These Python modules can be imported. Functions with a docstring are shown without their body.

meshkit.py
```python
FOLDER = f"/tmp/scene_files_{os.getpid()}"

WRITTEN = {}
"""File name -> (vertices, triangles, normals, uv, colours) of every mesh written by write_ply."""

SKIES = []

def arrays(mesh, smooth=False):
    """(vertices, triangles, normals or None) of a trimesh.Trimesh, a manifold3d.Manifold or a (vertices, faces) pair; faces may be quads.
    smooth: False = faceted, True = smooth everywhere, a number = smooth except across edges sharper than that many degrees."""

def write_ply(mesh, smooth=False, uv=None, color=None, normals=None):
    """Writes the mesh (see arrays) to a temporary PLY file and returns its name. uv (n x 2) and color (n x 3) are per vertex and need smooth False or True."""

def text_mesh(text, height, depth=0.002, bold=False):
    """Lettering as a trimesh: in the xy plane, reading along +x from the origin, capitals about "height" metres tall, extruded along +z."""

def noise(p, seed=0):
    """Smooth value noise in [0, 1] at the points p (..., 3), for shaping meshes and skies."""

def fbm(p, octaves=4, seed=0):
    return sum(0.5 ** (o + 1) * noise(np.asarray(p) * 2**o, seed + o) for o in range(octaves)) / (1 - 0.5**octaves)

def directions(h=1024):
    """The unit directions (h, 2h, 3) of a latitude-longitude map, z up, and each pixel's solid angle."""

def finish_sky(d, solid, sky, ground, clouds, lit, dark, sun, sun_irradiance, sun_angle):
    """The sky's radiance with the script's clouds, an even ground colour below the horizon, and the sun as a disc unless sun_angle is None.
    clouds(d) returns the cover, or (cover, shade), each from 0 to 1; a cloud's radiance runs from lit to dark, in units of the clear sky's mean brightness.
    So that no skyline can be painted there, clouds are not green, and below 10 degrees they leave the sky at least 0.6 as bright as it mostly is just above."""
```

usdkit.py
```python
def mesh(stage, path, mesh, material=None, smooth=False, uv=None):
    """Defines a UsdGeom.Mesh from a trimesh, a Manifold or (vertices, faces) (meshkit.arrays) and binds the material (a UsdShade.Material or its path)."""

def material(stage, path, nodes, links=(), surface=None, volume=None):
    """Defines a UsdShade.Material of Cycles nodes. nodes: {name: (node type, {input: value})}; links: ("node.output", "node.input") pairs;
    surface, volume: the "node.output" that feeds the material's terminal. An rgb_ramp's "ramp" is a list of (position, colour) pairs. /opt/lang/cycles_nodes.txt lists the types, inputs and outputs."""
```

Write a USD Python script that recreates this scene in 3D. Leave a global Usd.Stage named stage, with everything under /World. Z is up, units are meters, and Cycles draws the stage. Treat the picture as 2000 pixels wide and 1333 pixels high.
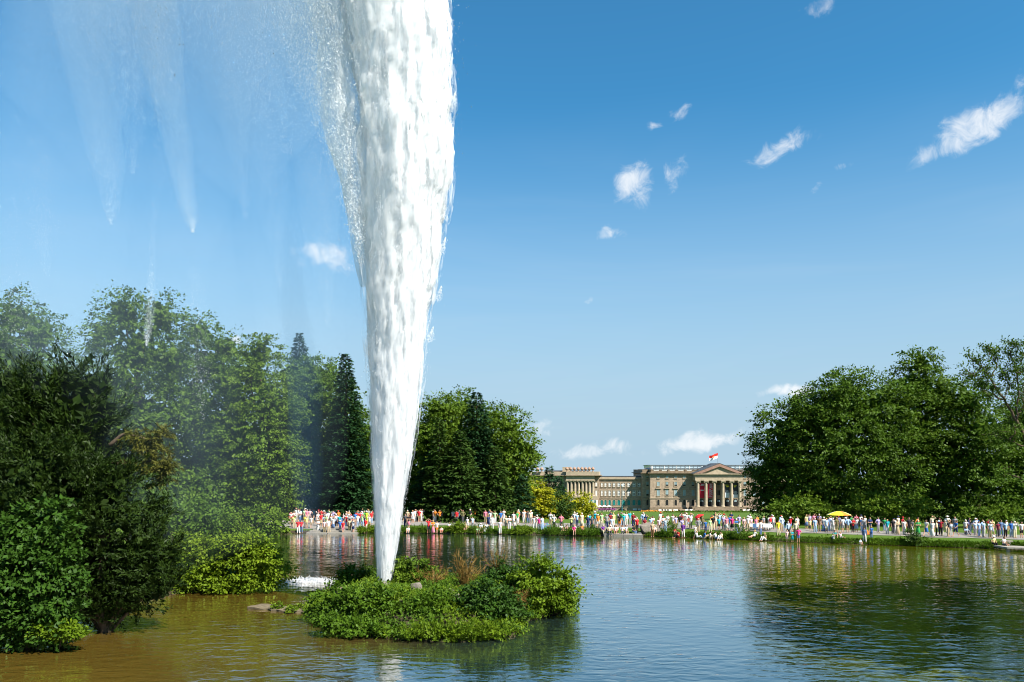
import math, random
import numpy as np, trimesh, manifold3d, shapely, usdkit, meshkit
from shapely.geometry import Polygon
from pxr import Gf, Sdf, Usd, UsdGeom, UsdLux, UsdShade, Vt

PI = math.pi
stage = Usd.Stage.CreateInMemory()
UsdGeom.SetStageUpAxis(stage, 'Z')
UsdGeom.Xform.Define(stage, '/World')
UsdGeom.Scope.Define(stage, '/World/Looks')

# ------------------------------------------------------------------ camera
FPX, HC, HOR = 1570.0, 8.2, 915.0        # focal length in photo pixels, eye height over the pond, horizon row
cam = UsdGeom.Camera.Define(stage, '/World/camera')
cam.CreateProjectionAttr('perspective')
cam.CreateHorizontalApertureAttr(36.0)
cam.CreateVerticalApertureAttr(36.0 * 682 / 1024)
cam.CreateFocalLengthAttr(36.0 * FPX / 2000.0)
cam.CreateVerticalApertureOffsetAttr((HOR - 666.5) / 2000.0 * 36.0)
cam.CreateClippingRangeAttr((0.1, 20000.0))
cam.AddTranslateOp().Set((0, 0, HC))
cam.AddRotateXOp().Set(90.0)
cam.CreateExposureAttr(1.6)

# ------------------------------------------------------------------ sun and sky
SUN_EL, SUN_AZ = math.radians(48.0), math.radians(130.0)      # azimuth clockwise from +y
sun_dir = np.array([math.sin(SUN_AZ) * math.cos(SUN_EL), math.cos(SUN_AZ) * math.cos(SUN_EL), math.sin(SUN_EL)])
sun = UsdLux.DistantLight.Define(stage, '/World/sun')
sun.CreateIntensityAttr(1.15)
sun.CreateAngleAttr(0.5)
sun.CreateNormalizeAttr(True)
sun.CreateColorAttr((1.0, 0.945, 0.85))
zq = Gf.Rotation(Gf.Vec3d(0, 0, 1), Gf.Vec3d(*map(float, sun_dir))).GetQuat()
sun.AddOrientOp().Set(Gf.Quatf(zq))
dome = UsdLux.DomeLight.Define(stage, '/World/sky')
dome.GetPrim().SetCustomDataByKey('label', 'deep blue summer sky paling to the horizon with small white clouds')
dome.GetPrim().SetCustomDataByKey('category', 'sky')
dome.GetPrim().SetCustomDataByKey('kind', 'structure')


def sky_material():
    n, l = {}, []
    n['tc'] = ('texture_coordinate', {})
    n['sky'] = ('sky_texture', {'sky_type': 'single_scattering', 'sun_disc': False, 'sun_elevation': SUN_EL, 'sun_rotation': SUN_AZ,
                                'altitude': 200.0, 'air_density': 1.0, 'aerosol_density': 0.6, 'ozone_density': 2.0})
    n['grade'] = ('mix', {'mix_type': 'multiply', 'fac': 1.0, 'color2': (0.26, 0.74, 0.88)})
    l += [('sky.color', 'grade.color1')]
    # clouds: ellipses on the sky (azimuth from +y, tangent of elevation), broken up by noise
    n['sep'] = ('separate_xyz', {})
    l += [('tc.generated', 'sep.vector')]
    n['az'] = ('math', {'math_type': 'arctan2'})
    l += [('sep.x', 'az.value1'), ('sep.y', 'az.value2')]
    n['hl'] = ('math', {'math_type': 'multiply'}); n['hl2'] = ('math', {'math_type': 'multiply_add'}); n['hs'] = ('math', {'math_type': 'sqrt'})
    l += [('sep.x', 'hl.value1'), ('sep.x', 'hl.value2'), ('sep.y', 'hl2.value1'), ('sep.y', 'hl2.value2'), ('hl.value', 'hl2.value3'), ('hl2.value', 'hs.value1')]
    n['el'] = ('math', {'math_type': 'arctan2'})
    l += [('sep.z', 'el.value1'), ('hs.value', 'el.value2')]
    n['ae'] = ('combine_xyz', {'z': 0.0})
    l += [('az.value', 'ae.x'), ('el.value', 'ae.y')]
    n['nz'] = ('noise_texture', {'scale': 44.0, 'detail': 8.0, 'roughness': 0.66, 'distortion': 0.8})
    l += [('ae.vector', 'nz.vector')]
    n['nzf'] = ('noise_texture', {'scale': 14.0, 'detail': 3.0, 'roughness': 0.5, 'distortion': 0.3})
    l += [('ae.vector', 'nzf.vector')]
    n['wob'] = ('vector_math', {'math_type': 'multiply_add', 'vector2': (0.055, 0.055, 0), 'vector3': (-0.0275, -0.0275, 0)})
    l += [('nzf.color', 'wob.vector1')]
    n['aew'] = ('vector_math', {'math_type': 'add'})
    l += [('ae.vector', 'aew.vector1'), ('wob.vector', 'aew.vector2')]
    # azimuth deg, elevation deg, half width deg, half height deg, tilt deg, strength
    clouds = CLOUDS
    last = None
    for i, (a, e, w, h, t, s) in enumerate(clouds):
        k = f'c{i}'
        n[k + 'm'] = ('mapping', {'mapping_type': 'texture', 'location': (math.radians(a), math.radians(e), 0), 'rotation': (0, 0, math.radians(t)),
                                  'scale': (math.radians(w), math.radians(h), 1)})
        n[k + 'd'] = ('vector_math', {'math_type': 'length'})
        n[k + 'r'] = ('map_range', {'range_type': 'smoothstep', 'from_min': 1.0, 'from_max': 0.15, 'to_min': 0.0, 'to_max': s, 'clamp': True})
        l += [('aew.vector', k + 'm.vector'), (k + 'm.vector', k + 'd.vector1'), (k + 'd.value', k + 'r.value')]
        if last is None:
            last = k + 'r.result'
        else:
            n[k + 'x'] = ('math', {'math_type': 'maximum'})
            l += [(last, k + 'x.value1'), (k + 'r.result', k + 'x.value2')]
            last = k + 'x.value'
    # cover = smoothstep(noise + mask)
    n['sum'] = ('math', {'math_type': 'multiply_add', 'value2': 0.54})
    l += [(last, 'sum.value1'), ('nz.fac', 'sum.value3')]
    n['cov'] = ('map_range', {'range_type': 'smoothstep', 'from_min': 0.60, 'from_max': 1.18, 'to_min': 0.0, 'to_max': 0.78, 'clamp': True})
    l += [('sum.value', 'cov.value')]
    n['gate'] = ('math', {'math_type': 'multiply'}); n['g2'] = ('map_range', {'from_min': 0.0, 'from_max': 0.2, 'to_min': 0.0, 'to_max': 1.0, 'clamp': True})
    l += [(last, 'g2.value'), ('cov.result', 'gate.value1'), ('g2.result', 'gate.value2')]
    # thin veil low in the sky
    n['nzl'] = ('noise_texture', {'scale': 3.0, 'detail': 5.0, 'roughness': 0.6, 'distortion': 0.6})
    n['stretch'] = ('mapping', {'mapping_type': 'point', 'scale': (0.6, 4.0, 1)})
    l += [('ae.vector', 'stretch.vector'), ('stretch.vector', 'nzl.vector')]
    n['veil'] = ('map_range', {'range_type': 'smoothstep', 'from_min': 0.42, 'from_max': 0.75, 'to_min': 0.0, 'to_max': 0.13, 'clamp': True})
    l += [('nzl.fac', 'veil.value')]
    n['low'] = ('map_range', {'range_type': 'smoothstep', 'from_min': 0.5, 'from_max': 0.08, 'to_min': 0.0, 'to_max': 1.0, 'clamp': True})
    l += [('el.value', 'low.value')]
    n['vl'] = ('math', {'math_type': 'multiply'})
    l += [('veil.result', 'vl.value1'), ('low.result', 'vl.value2')]
    n['mv'] = ('mix', {'mix_type': 'mix', 'color2': VEIL_COL})
    l += [('vl.value', 'mv.fac'), ('mh.color', 'mv.color1')]
    n['mc'] = ('mix', {'mix_type': 'mix', 'color2': CLOUD_COL})
    l += [('gate.value', 'mc.fac'), ('mv.color', 'mc.color1')]
    # pale air near the horizon instead of the yellow band
    n['hz'] = ('map_range', {'range_type': 'smoothstep', 'from_min': 0.44, 'from_max': 0.02, 'to_min': 0.0, 'to_max': 0.95, 'clamp': True})
    l += [('el.value', 'hz.value')]
    n['mh'] = ('mix', {'mix_type': 'mix', 'color2': HORIZON_COL})
    l += [('hz.result', 'mh.fac'), ('grade.color', 'mh.color1')]
    n['bg'] = ('background_shader', {'strength': SKY_STRENGTH})
    l += [('mc.color', 'bg.color')]
    return usdkit.material(stage, '/World/Looks/sky_look', n, l, surface='bg.background')


def azel(px, py):
    x, z = (px - 1000.0) / FPX, (HOR - py) / FPX
    return math.degrees(math.atan(x)), math.degrees(math.atan2(z, math.hypot(1, x)))


HORIZON_COL = (2.38, 3.2, 3.92)
SKY_STRENGTH, CLOUD_COL, VEIL_COL = 0.0655, (5.2, 5.3, 5.4), (3.6, 4.1, 4.6)
CLOUDS = []
for (px, py, w, h, t, s) in [(1238, 350, 2.3, 1.9, 10, 1.0), (1325, 345, 1.1, 1.4, 20, .62), (1190, 452, 1.3, .8, 10, .6), (1520, 295, 3.4, 1.0, 14, .68),
                             (1910, 235, 5.2, 1.5, 27, .9), (1328, 215, 1.4, .6, 14, .55), (1278, 230, .7, .5, 10, .5), (1590, 374, .6, .5, 0, .45), (1655, 325, 1.4, .5, 15, .42),
                             (1595, 20, 2.2, .9, 20, .42), (637, 502, 3.0, 1.7, -10, .75), (1535, 764, 2.6, .85, 4, 1.0), (1365, 858, 4.4, 1.0, 4, .95), (1150, 880, 5.0, 1.0, 2, .72),
                             (1155, 573, .9, .4, 10, .42), (1060, 832, 1.4, .5, 0, .55), (457, 657, .8, .6, 0, .9)]:
    CLOUDS.append((*azel(px, py), w, h, t, s))
CLOUDS += [(62, 20, 6, 1.8, 18, .8), (80, 32, 4, 1.6, 10, .7), (-70, 25, 6, 1.6, 15, .75), (-110, 14, 8, 1.6, 4, .85), (120, 12, 9, 1.6, 5, .9), (170, 24, 6, 1.6, 12, .7), (-150, 36, 5, 1.7, 15, .7)]
UsdShade.MaterialBindingAPI.Apply(dome.GetPrim()).Bind(sky_material())

# ------------------------------------------------------------------ helpers
_used = {}


def numbered(parent, name):
    k = (parent, name)
    _used[k] = _used.get(k, 0) + 1
    return f'{parent}/{name}' if _used[k] == 1 else f'{parent}/{name}_{_used[k] - 1:03d}'


def tag(prim, label=None, cat=None, group=None, kind=None):
    p = prim.GetPrim() if hasattr(prim, 'GetPrim') else prim
    for k, v in (('label', label), ('category', cat), ('group', group), ('kind', kind)):
        if v:
            p.SetCustomDataByKey(k, v)
    return p


def obj(name, mesh, mat, parent=None, smooth=False, label=None, cat=None, group=None, kind=None):
    base = '/World' if parent is None else str(parent.GetPath())
    m = usdkit.mesh(stage, numbered(base, name), mesh, mat, smooth)
    return tag(m.GetPrim(), label, cat, group, kind)


def thing(name, label, cat, loc=(0, 0, 0), rotz=0.0, group=None, scale=None, kind=None):
    x = UsdGeom.Xform.Define(stage, numbered('/World', name))
    x.AddTranslateOp().Set(Gf.Vec3d(*map(float, loc)))
    if rotz:
        x.AddRotateZOp().Set(math.degrees(rotz))
    if scale is not None:
        x.AddScaleOp().Set(Gf.Vec3f(*([float(scale)] * 3 if np.ndim(scale) == 0 else map(float, scale))))
    return tag(x.GetPrim(), label, cat, group, kind)


def at(px, py, Y):
    return np.array([(px - 1000.0) / FPX * Y, Y, HC - (py - HOR) / FPX * Y])


def onz(px, py, z=0.0):
    Y = FPX * (HC - z) / (py - HOR)
    return np.array([(px - 1000.0) / FPX * Y, Y, z])


def box(x0, y0, z0, x1, y1, z1):
    m = trimesh.creation.box([abs(x1 - x0), abs(y1 - y0), abs(z1 - z0)])
    m.apply_translation([(x0 + x1) / 2, (y0 + y1) / 2, (z0 + z1) / 2])
    return m


def cat(ms):
    return trimesh.util.concatenate(ms)


def tube(pts, rad, sides=6, cap=True):
    p = np.asarray(pts, float)
    rad = np.broadcast_to(rad, (len(p),))
    t = np.gradient(p, axis=0)
    t /= np.linalg.norm(t, axis=1, keepdims=True) + 1e-12
    a = np.cross(t, np.where(np.abs(t[:, 2:]) < 0.9, [0, 0, 1.0], [1.0, 0, 0]))
    a /= np.linalg.norm(a, axis=1, keepdims=True) + 1e-12
    b = np.cross(t, a)
    ang = np.arange(sides) * 2 * PI / sides
    v = p[:, None] + rad[:, None, None] * (np.cos(ang)[None, :, None] * a[:, None] + np.sin(ang)[None, :, None] * b[:, None])
    i, j = np.meshgrid(np.arange(len(p) - 1), np.arange(sides), indexing='ij')
    q = np.stack([i * sides + j, i * sides + (j + 1) % sides, (i + 1) * sides + (j + 1) % sides, (i + 1) * sides + j], -1).reshape(-1, 4)
    f = np.vstack([q[:, [0, 1, 2]], q[:, [0, 2, 3]]])
    v = v.reshape(-1, 3)
    if cap:
        n = len(v)
        v = np.vstack([v, p[0], p[-1]])
        k = np.arange(sides)
        f = np.vstack([f, np.stack([np.full(sides, n), (k + 1) % sides, k], 1), np.stack([np.full(sides, n + 1), n - sides + k, n - sides + (k + 1) % sides], 1)])
    return trimesh.Trimesh(v, f, process=False)


def lathe(profile, sides=16):
    r, z = np.asarray(profile, float).T
    ang = np.arange(sides) * 2 * PI / sides
    v = np.stack([r[:, None] * np.cos(ang), r[:, None] * np.sin(ang), np.repeat(z[:, None], sides, 1)], -1).reshape(-1, 3)
    i, j = np.meshgrid(np.arange(len(r) - 1), np.arange(sides), indexing='ij')
    q = np.stack([i * sides + j, i * sides + (j + 1) % sides, (i + 1) * sides + (j + 1) % sides, (i + 1) * sides + j], -1).reshape(-1, 4)
    return trimesh.Trimesh(v, np.vstack([q[:, [0, 1, 2]], q[:, [0, 2, 3]]]), process=False)


def simple(name, col, rough=0.8, spec=0.3, noise=0.0, nscale=4.0, **kw):
    n = {'p': ('principled_bsdf', {'base_color': col, 'roughness': rough, 'specular_ior_level': spec, **kw})}
    l = []
    if noise:
        n['g'] = ('geometry', {})
        n['n'] = ('noise_texture', {'scale': nscale, 'detail': 5.0, 'roughness': 0.65})
        n['r'] = ('rgb_ramp', {'ramp': [(0.28, tuple(c * (1 - noise) for c in col)), (0.72, tuple(min(1, c * (1 + noise)) for c in col))]})
        l = [('g.position', 'n.vector'), ('n.fac', 'r.fac'), ('r.color', 'p.base_color')]
    return usdkit.material(stage, '/World/Looks/' + name, n, l, surface='p.BSDF')


def fbm2(x, y, s, seed=0, oct=4):
    return meshkit.fbm(np.stack([np.asarray(x, float) * s, np.asarray(y, float) * s, np.zeros_like(np.asarray(x, float))], -1), oct, seed)

# ------------------------------------------------------------------ water, ground, path
FARPX = [(250, 1046), (380, 1043), (560, 1041.5), (700, 1041), (870, 1042), (1060, 1045), (1125, 1047), (1250, 1048), (1400, 1053), (1500, 1057), (1600, 1061), (1750, 1066), (1960, 1073), (2060, 1077)]
far_bank = [onz(*p)[:2] for p in FARPX]
shore = [tuple(p) for p in far_bank] + [(57, 66), (50, 54), (40, 44), (31, 33), (24, 24), (18, 16), (0, 9), (-30, 10), (-36, 22), (-29, 32), (-27.5, 37), (-26.5, 41), (-25, 46), (-23, 50.5), (-20.8, 54.5), (-19.6, 58), (-21, 63), (-30, 72), (-42, 88)]
pond_poly = Polygon(shore).buffer(2.0, join_style=1).buffer(-2.0)
far_line = shapely.LineString(far_bank)
shapely.prepare(pond_poly)


def sstep(a, b, x):
    t = np.clip((np.asarray(x, float) - a) / (b - a), 0, 1)
    return t * t * (3 - 2 * t)


def ground_z(x, y):
    x, y = np.atleast_1d(np.asarray(x, float)), np.atleast_1d(np.asarray(y, float))
    pts = shapely.points(x, y)
    d = shapely.distance(pts, pond_poly.exterior)
    d = np.where(shapely.contains(pond_poly, pts), -d, d)
    near = np.where(d < 0, np.clip(d * .9, -1.2, 0) + .02, .42 * sstep(0, .55, d) + .02 + .3 * sstep(.5, 5, d))
    far = np.where(y > 116, -np.clip((y - 116) * .0506, 0, 14.35) - np.clip((y - 480) * .09, 0, 250), 0)
    hill = 7.0 * sstep(9, -4, y) * sstep(-20, 20, d + 20)
    rise = 2.2 * sstep(-30, -90, x) * sstep(60, 110, y) * sstep(3, 30, d)
    lump = (fbm2(x, y, .35, 5) - .5) * .22 * sstep(.2, .8, d) * (1 - sstep(3.2, 3.9, d) * (1 - sstep(12, 16, d)))
    return near + far + hill + rise + lump


gx = np.unique(np.round(np.concatenate([-np.geomspace(3000, 64, 26), np.arange(-62, 74, .8), np.geomspace(75, 3000, 26)]), 3))
gy = np.unique(np.round(np.concatenate([-np.geomspace(400, 12, 12), np.arange(-10, 30, 2.0), np.arange(30, 76, 1.0), np.arange(76, 118, .5), np.arange(118, 135, 2.), np.geomspace(136, 12000, 50)]), 3))
GX, GY = np.meshgrid(gx, gy, indexing='xy')
GZ = ground_z(GX.ravel(), GY.ravel())
i, j = np.meshgrid(np.arange(len(gy) - 1), np.arange(len(gx) - 1), indexing='ij')
nx = len(gx)
q = np.stack([i * nx + j, i * nx + j + 1, (i + 1) * nx + j + 1, (i + 1) * nx + j], -1).reshape(-1, 4)


def grass_material():
    n = {'g': ('geometry', {}), 'n': ('noise_texture', {'scale': .35, 'detail': 6.0, 'roughness': .65}), 'n2': ('noise_texture', {'scale': 5.0, 'detail': 4.0, 'roughness': .7}),
         'a': ('math', {'math_type': 'multiply_add', 'value2': .5}), 'h': ('math', {'math_type': 'multiply', 'value2': .5}),
         'r': ('rgb_ramp', {'ramp': [(.3, (.026, .052, .006)), (.5, (.048, .09, .010)), (.7, (.085, .125, .018))]}),
         's': ('separate_xyz', {}), 'e': ('map_range', {'range_type': 'smoothstep', 'from_min': .2, 'from_max': .42, 'to_min': 1.0, 'to_max': 0.0, 'clamp': True}),
         'lo': ('map_range', {'from_min': -3.0, 'from_max': -2.0, 'to_min': 0.0, 'to_max': 1.0, 'clamp': True}), 'el': ('math', {'math_type': 'multiply'}), 'fy': ('map_range', {'from_min': 118.0, 'from_max': 114.0, 'to_min': 0.0, 'to_max': 1.0, 'clamp': True}), 'ef': ('math', {'math_type': 'multiply'}),
         'mx': ('mix', {'mix_type': 'mix', 'color2': (.035, .028, .016)}),
         'b': ('bump', {'strength': .6, 'distance': .06}), 'p': ('principled_bsdf', {'roughness': .9, 'specular_ior_level': .1})}
    l = [('g.position', 'n.vector'), ('g.position', 'n2.vector'), ('n.fac', 'h.value1'), ('n2.fac', 'a.value1'), ('h.value', 'a.value3'), ('a.value', 'r.fac'), ('r.color', 'mx.color1'),
         ('g.position', 's.vector'), ('s.z', 'e.value'), ('s.z', 'lo.value'), ('e.result', 'el.value1'), ('lo.result', 'el.value2'), ('el.value', 'ef.value1'), ('s.y', 'fy.value'), ('fy.result', 'ef.value2'), ('ef.value', 'mx.fac'), ('mx.color', 'p.base_color'),
         ('n2.fac', 'b.height'), ('b.normal', 'p.normal')]
    return usdkit.material(stage, '/World/Looks/mown_grass', n, l, surface='p.BSDF')


GRASS = grass_material()
obj('ground', trimesh.Trimesh(np.stack([GX.ravel(), GY.ravel(), GZ], 1), np.vstack([q[:, [0, 1, 2]], q[:, [0, 2, 3]]]), process=False), GRASS, None, smooth=True,
    label='green lawn around the pond sloping down towards the palace', cat='lawn', kind='structure')


def water_material():
    n = {'g': ('geometry', {}),
         'rot': ('mapping', {'rotation': (0, 0, .22), 'scale': (1.0, 1.9, 1.0)}),
         'a': ('noise_texture', {'scale': .95, 'detail': 2.5, 'roughness': .5, 'distortion': .4}),
         'b': ('noise_texture', {'scale': .16, 'detail': 2.0, 'roughness': .5}),
         'c': ('map_range', {'from_min': .35, 'from_max': .65, 'to_min': .45, 'to_max': 1.15, 'clamp': True}),
         'hm': ('math', {'math_type': 'multiply'}),
         'bp': ('bump', {'strength': 1.0, 'distance': .052}),
         's': ('separate_xyz', {}), 'wn': ('noise_texture', {'scale': .06, 'detail': 3.0}), 'xa': ('math', {'math_type': 'multiply_add', 'value2': 22.0}),
         'si': ('map_range', {'range_type': 'smoothstep', 'from_min': 10.0, 'from_max': -6.0, 'to_min': 0.0, 'to_max': 1.0, 'clamp': True}),
         'sy': ('map_range', {'range_type': 'smoothstep', 'from_min': 78.0, 'from_max': 50.0, 'to_min': 0.0, 'to_max': 1.0, 'clamp': True}),
         'sm': ('math', {'math_type': 'multiply'}),
         'rs': ('map_range', {'range_type': 'smoothstep', 'from_min': 18.0, 'from_max': 36.0, 'to_min': 0.0, 'to_max': 1.0, 'clamp': True}), 'm0': ('mix', {'mix_type': 'mix', 'color1': (.010, .018, .014), 'color2': (.085, .095, .004)}),
         'mx': ('mix', {'mix_type': 'mix', 'color2': (.085, .055, .009)}),
         'p': ('principled_bsdf', {'roughness': .03, 'ior': 1.6, 'specular_ior_level': .5, 'coat_weight': 1.0, 'coat_roughness': .03, 'coat_ior': 1.6})}
    l = [('g.position', 'rot.vector'), ('rot.vector', 'a.vector'), ('g.position', 'b.vector'), ('b.fac', 'c.value'), ('a.fac', 'hm.value1'), ('c.result', 'hm.value2'), ('hm.value', 'bp.height'),
         ('g.position', 's.vector'), ('g.position', 'wn.vector'), ('wn.fac', 'xa.value1'), ('s.x', 'xa.value3'), ('xa.value', 'si.value'), ('s.y', 'sy.value'),
         ('si.result', 'sm.value1'), ('sy.result', 'sm.value2'), ('sm.value', 'mx.fac'), ('xa.value', 'rs.value'), ('rs.result', 'm0.fac'), ('m0.color', 'mx.color1'), ('mx.color', 'p.base_color'), ('bp.normal', 'p.normal'), ('bp.normal', 'p.coat_normal')]
    return usdkit.material(stage, '/World/Looks/pond_water_look', n, l, surface='p.BSDF')


wp = Polygon(shore).buffer(1.6)
wv, wf = trimesh.creation.triangulate_polygon(wp, engine='earcut')
obj('pond_water', trimesh.Trimesh(np.c_[wv, np.zeros(len(wv))], wf, process=False), water_material(), None, label='rippled pond water reflecting blue sky with silty brown shallows at left', cat='pond', kind='structure')

# gravel path along the far bank
GRAVEL = simple('pale_gravel', (.17, .16, .145), rough=.95, spec=.1, noise=.18, nscale=3.0)


def strip(d0f, d1f, s0, s1, lift, step=1.0, across=5):
    L = far_line.length
    ss = np.arange(max(s0, 0), min(s1, L), step)
    rows = []
    for s in ss:
        p, p2 = far_line.interpolate(s), far_line.interpolate(min(s + 2.5, L))
        p0 = far_line.interpolate(max(s - 2.5, 0))
        t = np.array([p2.x - p0.x, p2.y - p0.y]); t /= np.linalg.norm(t)
        nrm = np.array([-t[1], t[0]])
        rows.append([np.array([p.x, p.y]) + nrm * d for d in np.linspace(d0f(s), d1f(s), across)])
    R = np.array(rows)
    z = ground_z(R[..., 0].ravel(), R[..., 1].ravel()) + lift
    v = np.c_[R.reshape(-1, 2), z]
    i, j = np.meshgrid(np.arange(len(ss) - 1), np.arange(across - 1), indexing='ij')
    q = np.stack([i * across + j, (i + 1) * across + j, (i + 1) * across + j + 1, i * across + j + 1], -1).reshape(-1, 4)
    m = trimesh.Trimesh(v, np.vstack([q[:, [0, 1, 2]], q[:, [0, 2, 3]]]), process=False)
    if m.face_normals[:, 2].mean() < 0:
        m.invert()
    return m


def s_at(px):
    """Arc length along the far bank below photo column px."""
    y = np.interp(px, [p[0] for p in FARPX], [p[1] for p in FARPX])
    return far_line.project(shapely.Point(*onz(px, y)[:2]))


wig = lambda s: .35 * math.sin(s * .31) + .25 * math.sin(s * .83 + 1)
S_PL = s_at(720)
obj('gravel_path', strip(lambda s: 1.0 if s < S_PL - 3 else 1.0 + 3.0 * sstep(S_PL - 3, S_PL + 3, s) + wig(s) * .5, lambda s: 17.0 - 6.5 * sstep(S_PL, S_PL + 12, s) + wig(s + 9), s_at(470), 1e9, .03, .8, 9), GRAVEL, None,
    label='pale gravel path where the spectators stand along the far bank', cat='path', kind='structure')

# ------------------------------------------------------------------ foliage
def leaf_material(name, dark, mid, light, trans=0.3, rough=.55, nscale=.5):
    tc = tuple(min(1, c * k) for c, k in zip(light, (1.25, 1.25, .7)))
    n = {'g': ('geometry', {}), 'n': ('noise_texture', {'scale': nscale, 'detail': 3.0}), 'k': ('math', {'math_type': 'multiply_add', 'value2': .55}), 'k2': ('math', {'math_type': 'multiply', 'value2': .45}),
         'r': ('rgb_ramp', {'ramp': [(.18, dark), (.5, mid), (.85, light)]}),
         'p': ('principled_bsdf', {'roughness': rough, 'specular_ior_level': .12}), 't': ('translucent_bsdf', {'color': tc}), 'm': ('mix_closure', {'fac': trans})}
    l = [('g.position', 'n.vector'), ('n.fac', 'k2.value1'), ('g.random_per_island', 'k.value1'), ('k2.value', 'k.value3'), ('k.value', 'r.fac'), ('r.color', 'p.base_color'),
         ('r.color', 't.color'), ('p.BSDF', 'm.closure1'), ('t.BSDF', 'm.closure2')]
    return usdkit.material(stage, '/World/Looks/' + name, n, l, surface='m.closure')


LM = {
    'oak': leaf_material('oak_leaf', (0.0416, 0.0838, 0.0064), (0.104, 0.1814, 0.0115), (0.2147, 0.2906, 0.0179)),
    'lime': leaf_material('lime_leaf', (0.0624, 0.1139, 0.0083), (0.1417, 0.2061, 0.013), (0.2834, 0.3142, 0.0212)),
    'beech': leaf_material('beech_leaf', (0.0467, 0.0925, 0.0073), (0.1225, 0.185, 0.0121), (0.2479, 0.2776, 0.0194)),
    'yew': leaf_material('yew_needle', (0.0105, 0.0228, 0.0027), (0.0338, 0.0627, 0.0054), (0.09, 0.1283, 0.0108), trans=.18, nscale=1.2),
    'spruce': leaf_material('spruce_needle', (0.0136, 0.0408, 0.0128), (0.0306, 0.0816, 0.0229), (0.0612, 0.1326, 0.0331), trans=.15),
    'fir': leaf_material('fir_needle', (0.0279, 0.0591, 0.0095), (0.0727, 0.1225, 0.0162), (0.1565, 0.2006, 0.0243), trans=.15),
    'gold': leaf_material('golden_leaf', (.20, .21, .008), (.46, .44, .012), (.62, .58, .02)),
    'bright': leaf_material('bright_leaf', (.075, .13, .006), (.19, .27, .014), (.34, .40, .026), trans=.35, nscale=1.5),
    'hazel': leaf_material('hazel_leaf', (.10, .16, .008), (.25, .34, .02), (.42, .48, .04), trans=.4, nscale=1.5),
    'ivy': leaf_material('ivy_leaf', (.04, .085, .005), (.115, .20, .012), (.24, .32, .022), nscale=1.4),
    'laurel': leaf_material('laurel_leaf', (0.0213, 0.0538, 0.0055), (0.0455, 0.104, 0.0095), (0.0941, 0.1591, 0.0158), trans=.22, rough=.55, nscale=1.5),
    'dry': leaf_material('dry_stem', (0.12, 0.072, 0.018), (0.264, 0.168, 0.0405), (0.408, 0.288, 0.0765), trans=.1, nscale=2),
    'turf': leaf_material('turf_blade', (0.045, 0.095, 0.005), (0.11, 0.19, 0.011), (0.19, 0.27, 0.02), nscale=1.0),
}
BARK = simple('bark', (.075, .055, .038), rough=.95, spec=.1, noise=.35, nscale=6)


def unit(v):
    return v / (np.linalg.norm(v, axis=-1, keepdims=True) + 1e-9)


def leaves(pos, axis, nrm, L, W):
    """One two-triangle leaf per row."""
    n = len(pos)
    axis = unit(axis)
    side = unit(np.cross(axis, nrm))
    L, W = np.broadcast_to(L, (n,))[:, None], np.broadcast_to(W, (n,))[:, None]
    mid = pos + axis * L * .45
    v = np.stack([pos, mid - side * W / 2, pos + axis * L, mid + side * W / 2], 1).reshape(-1, 3)
    b = np.arange(n)[:, None] * 4
    return v, np.vstack([b + [0, 1, 2], b + [0, 2, 3]])


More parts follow.
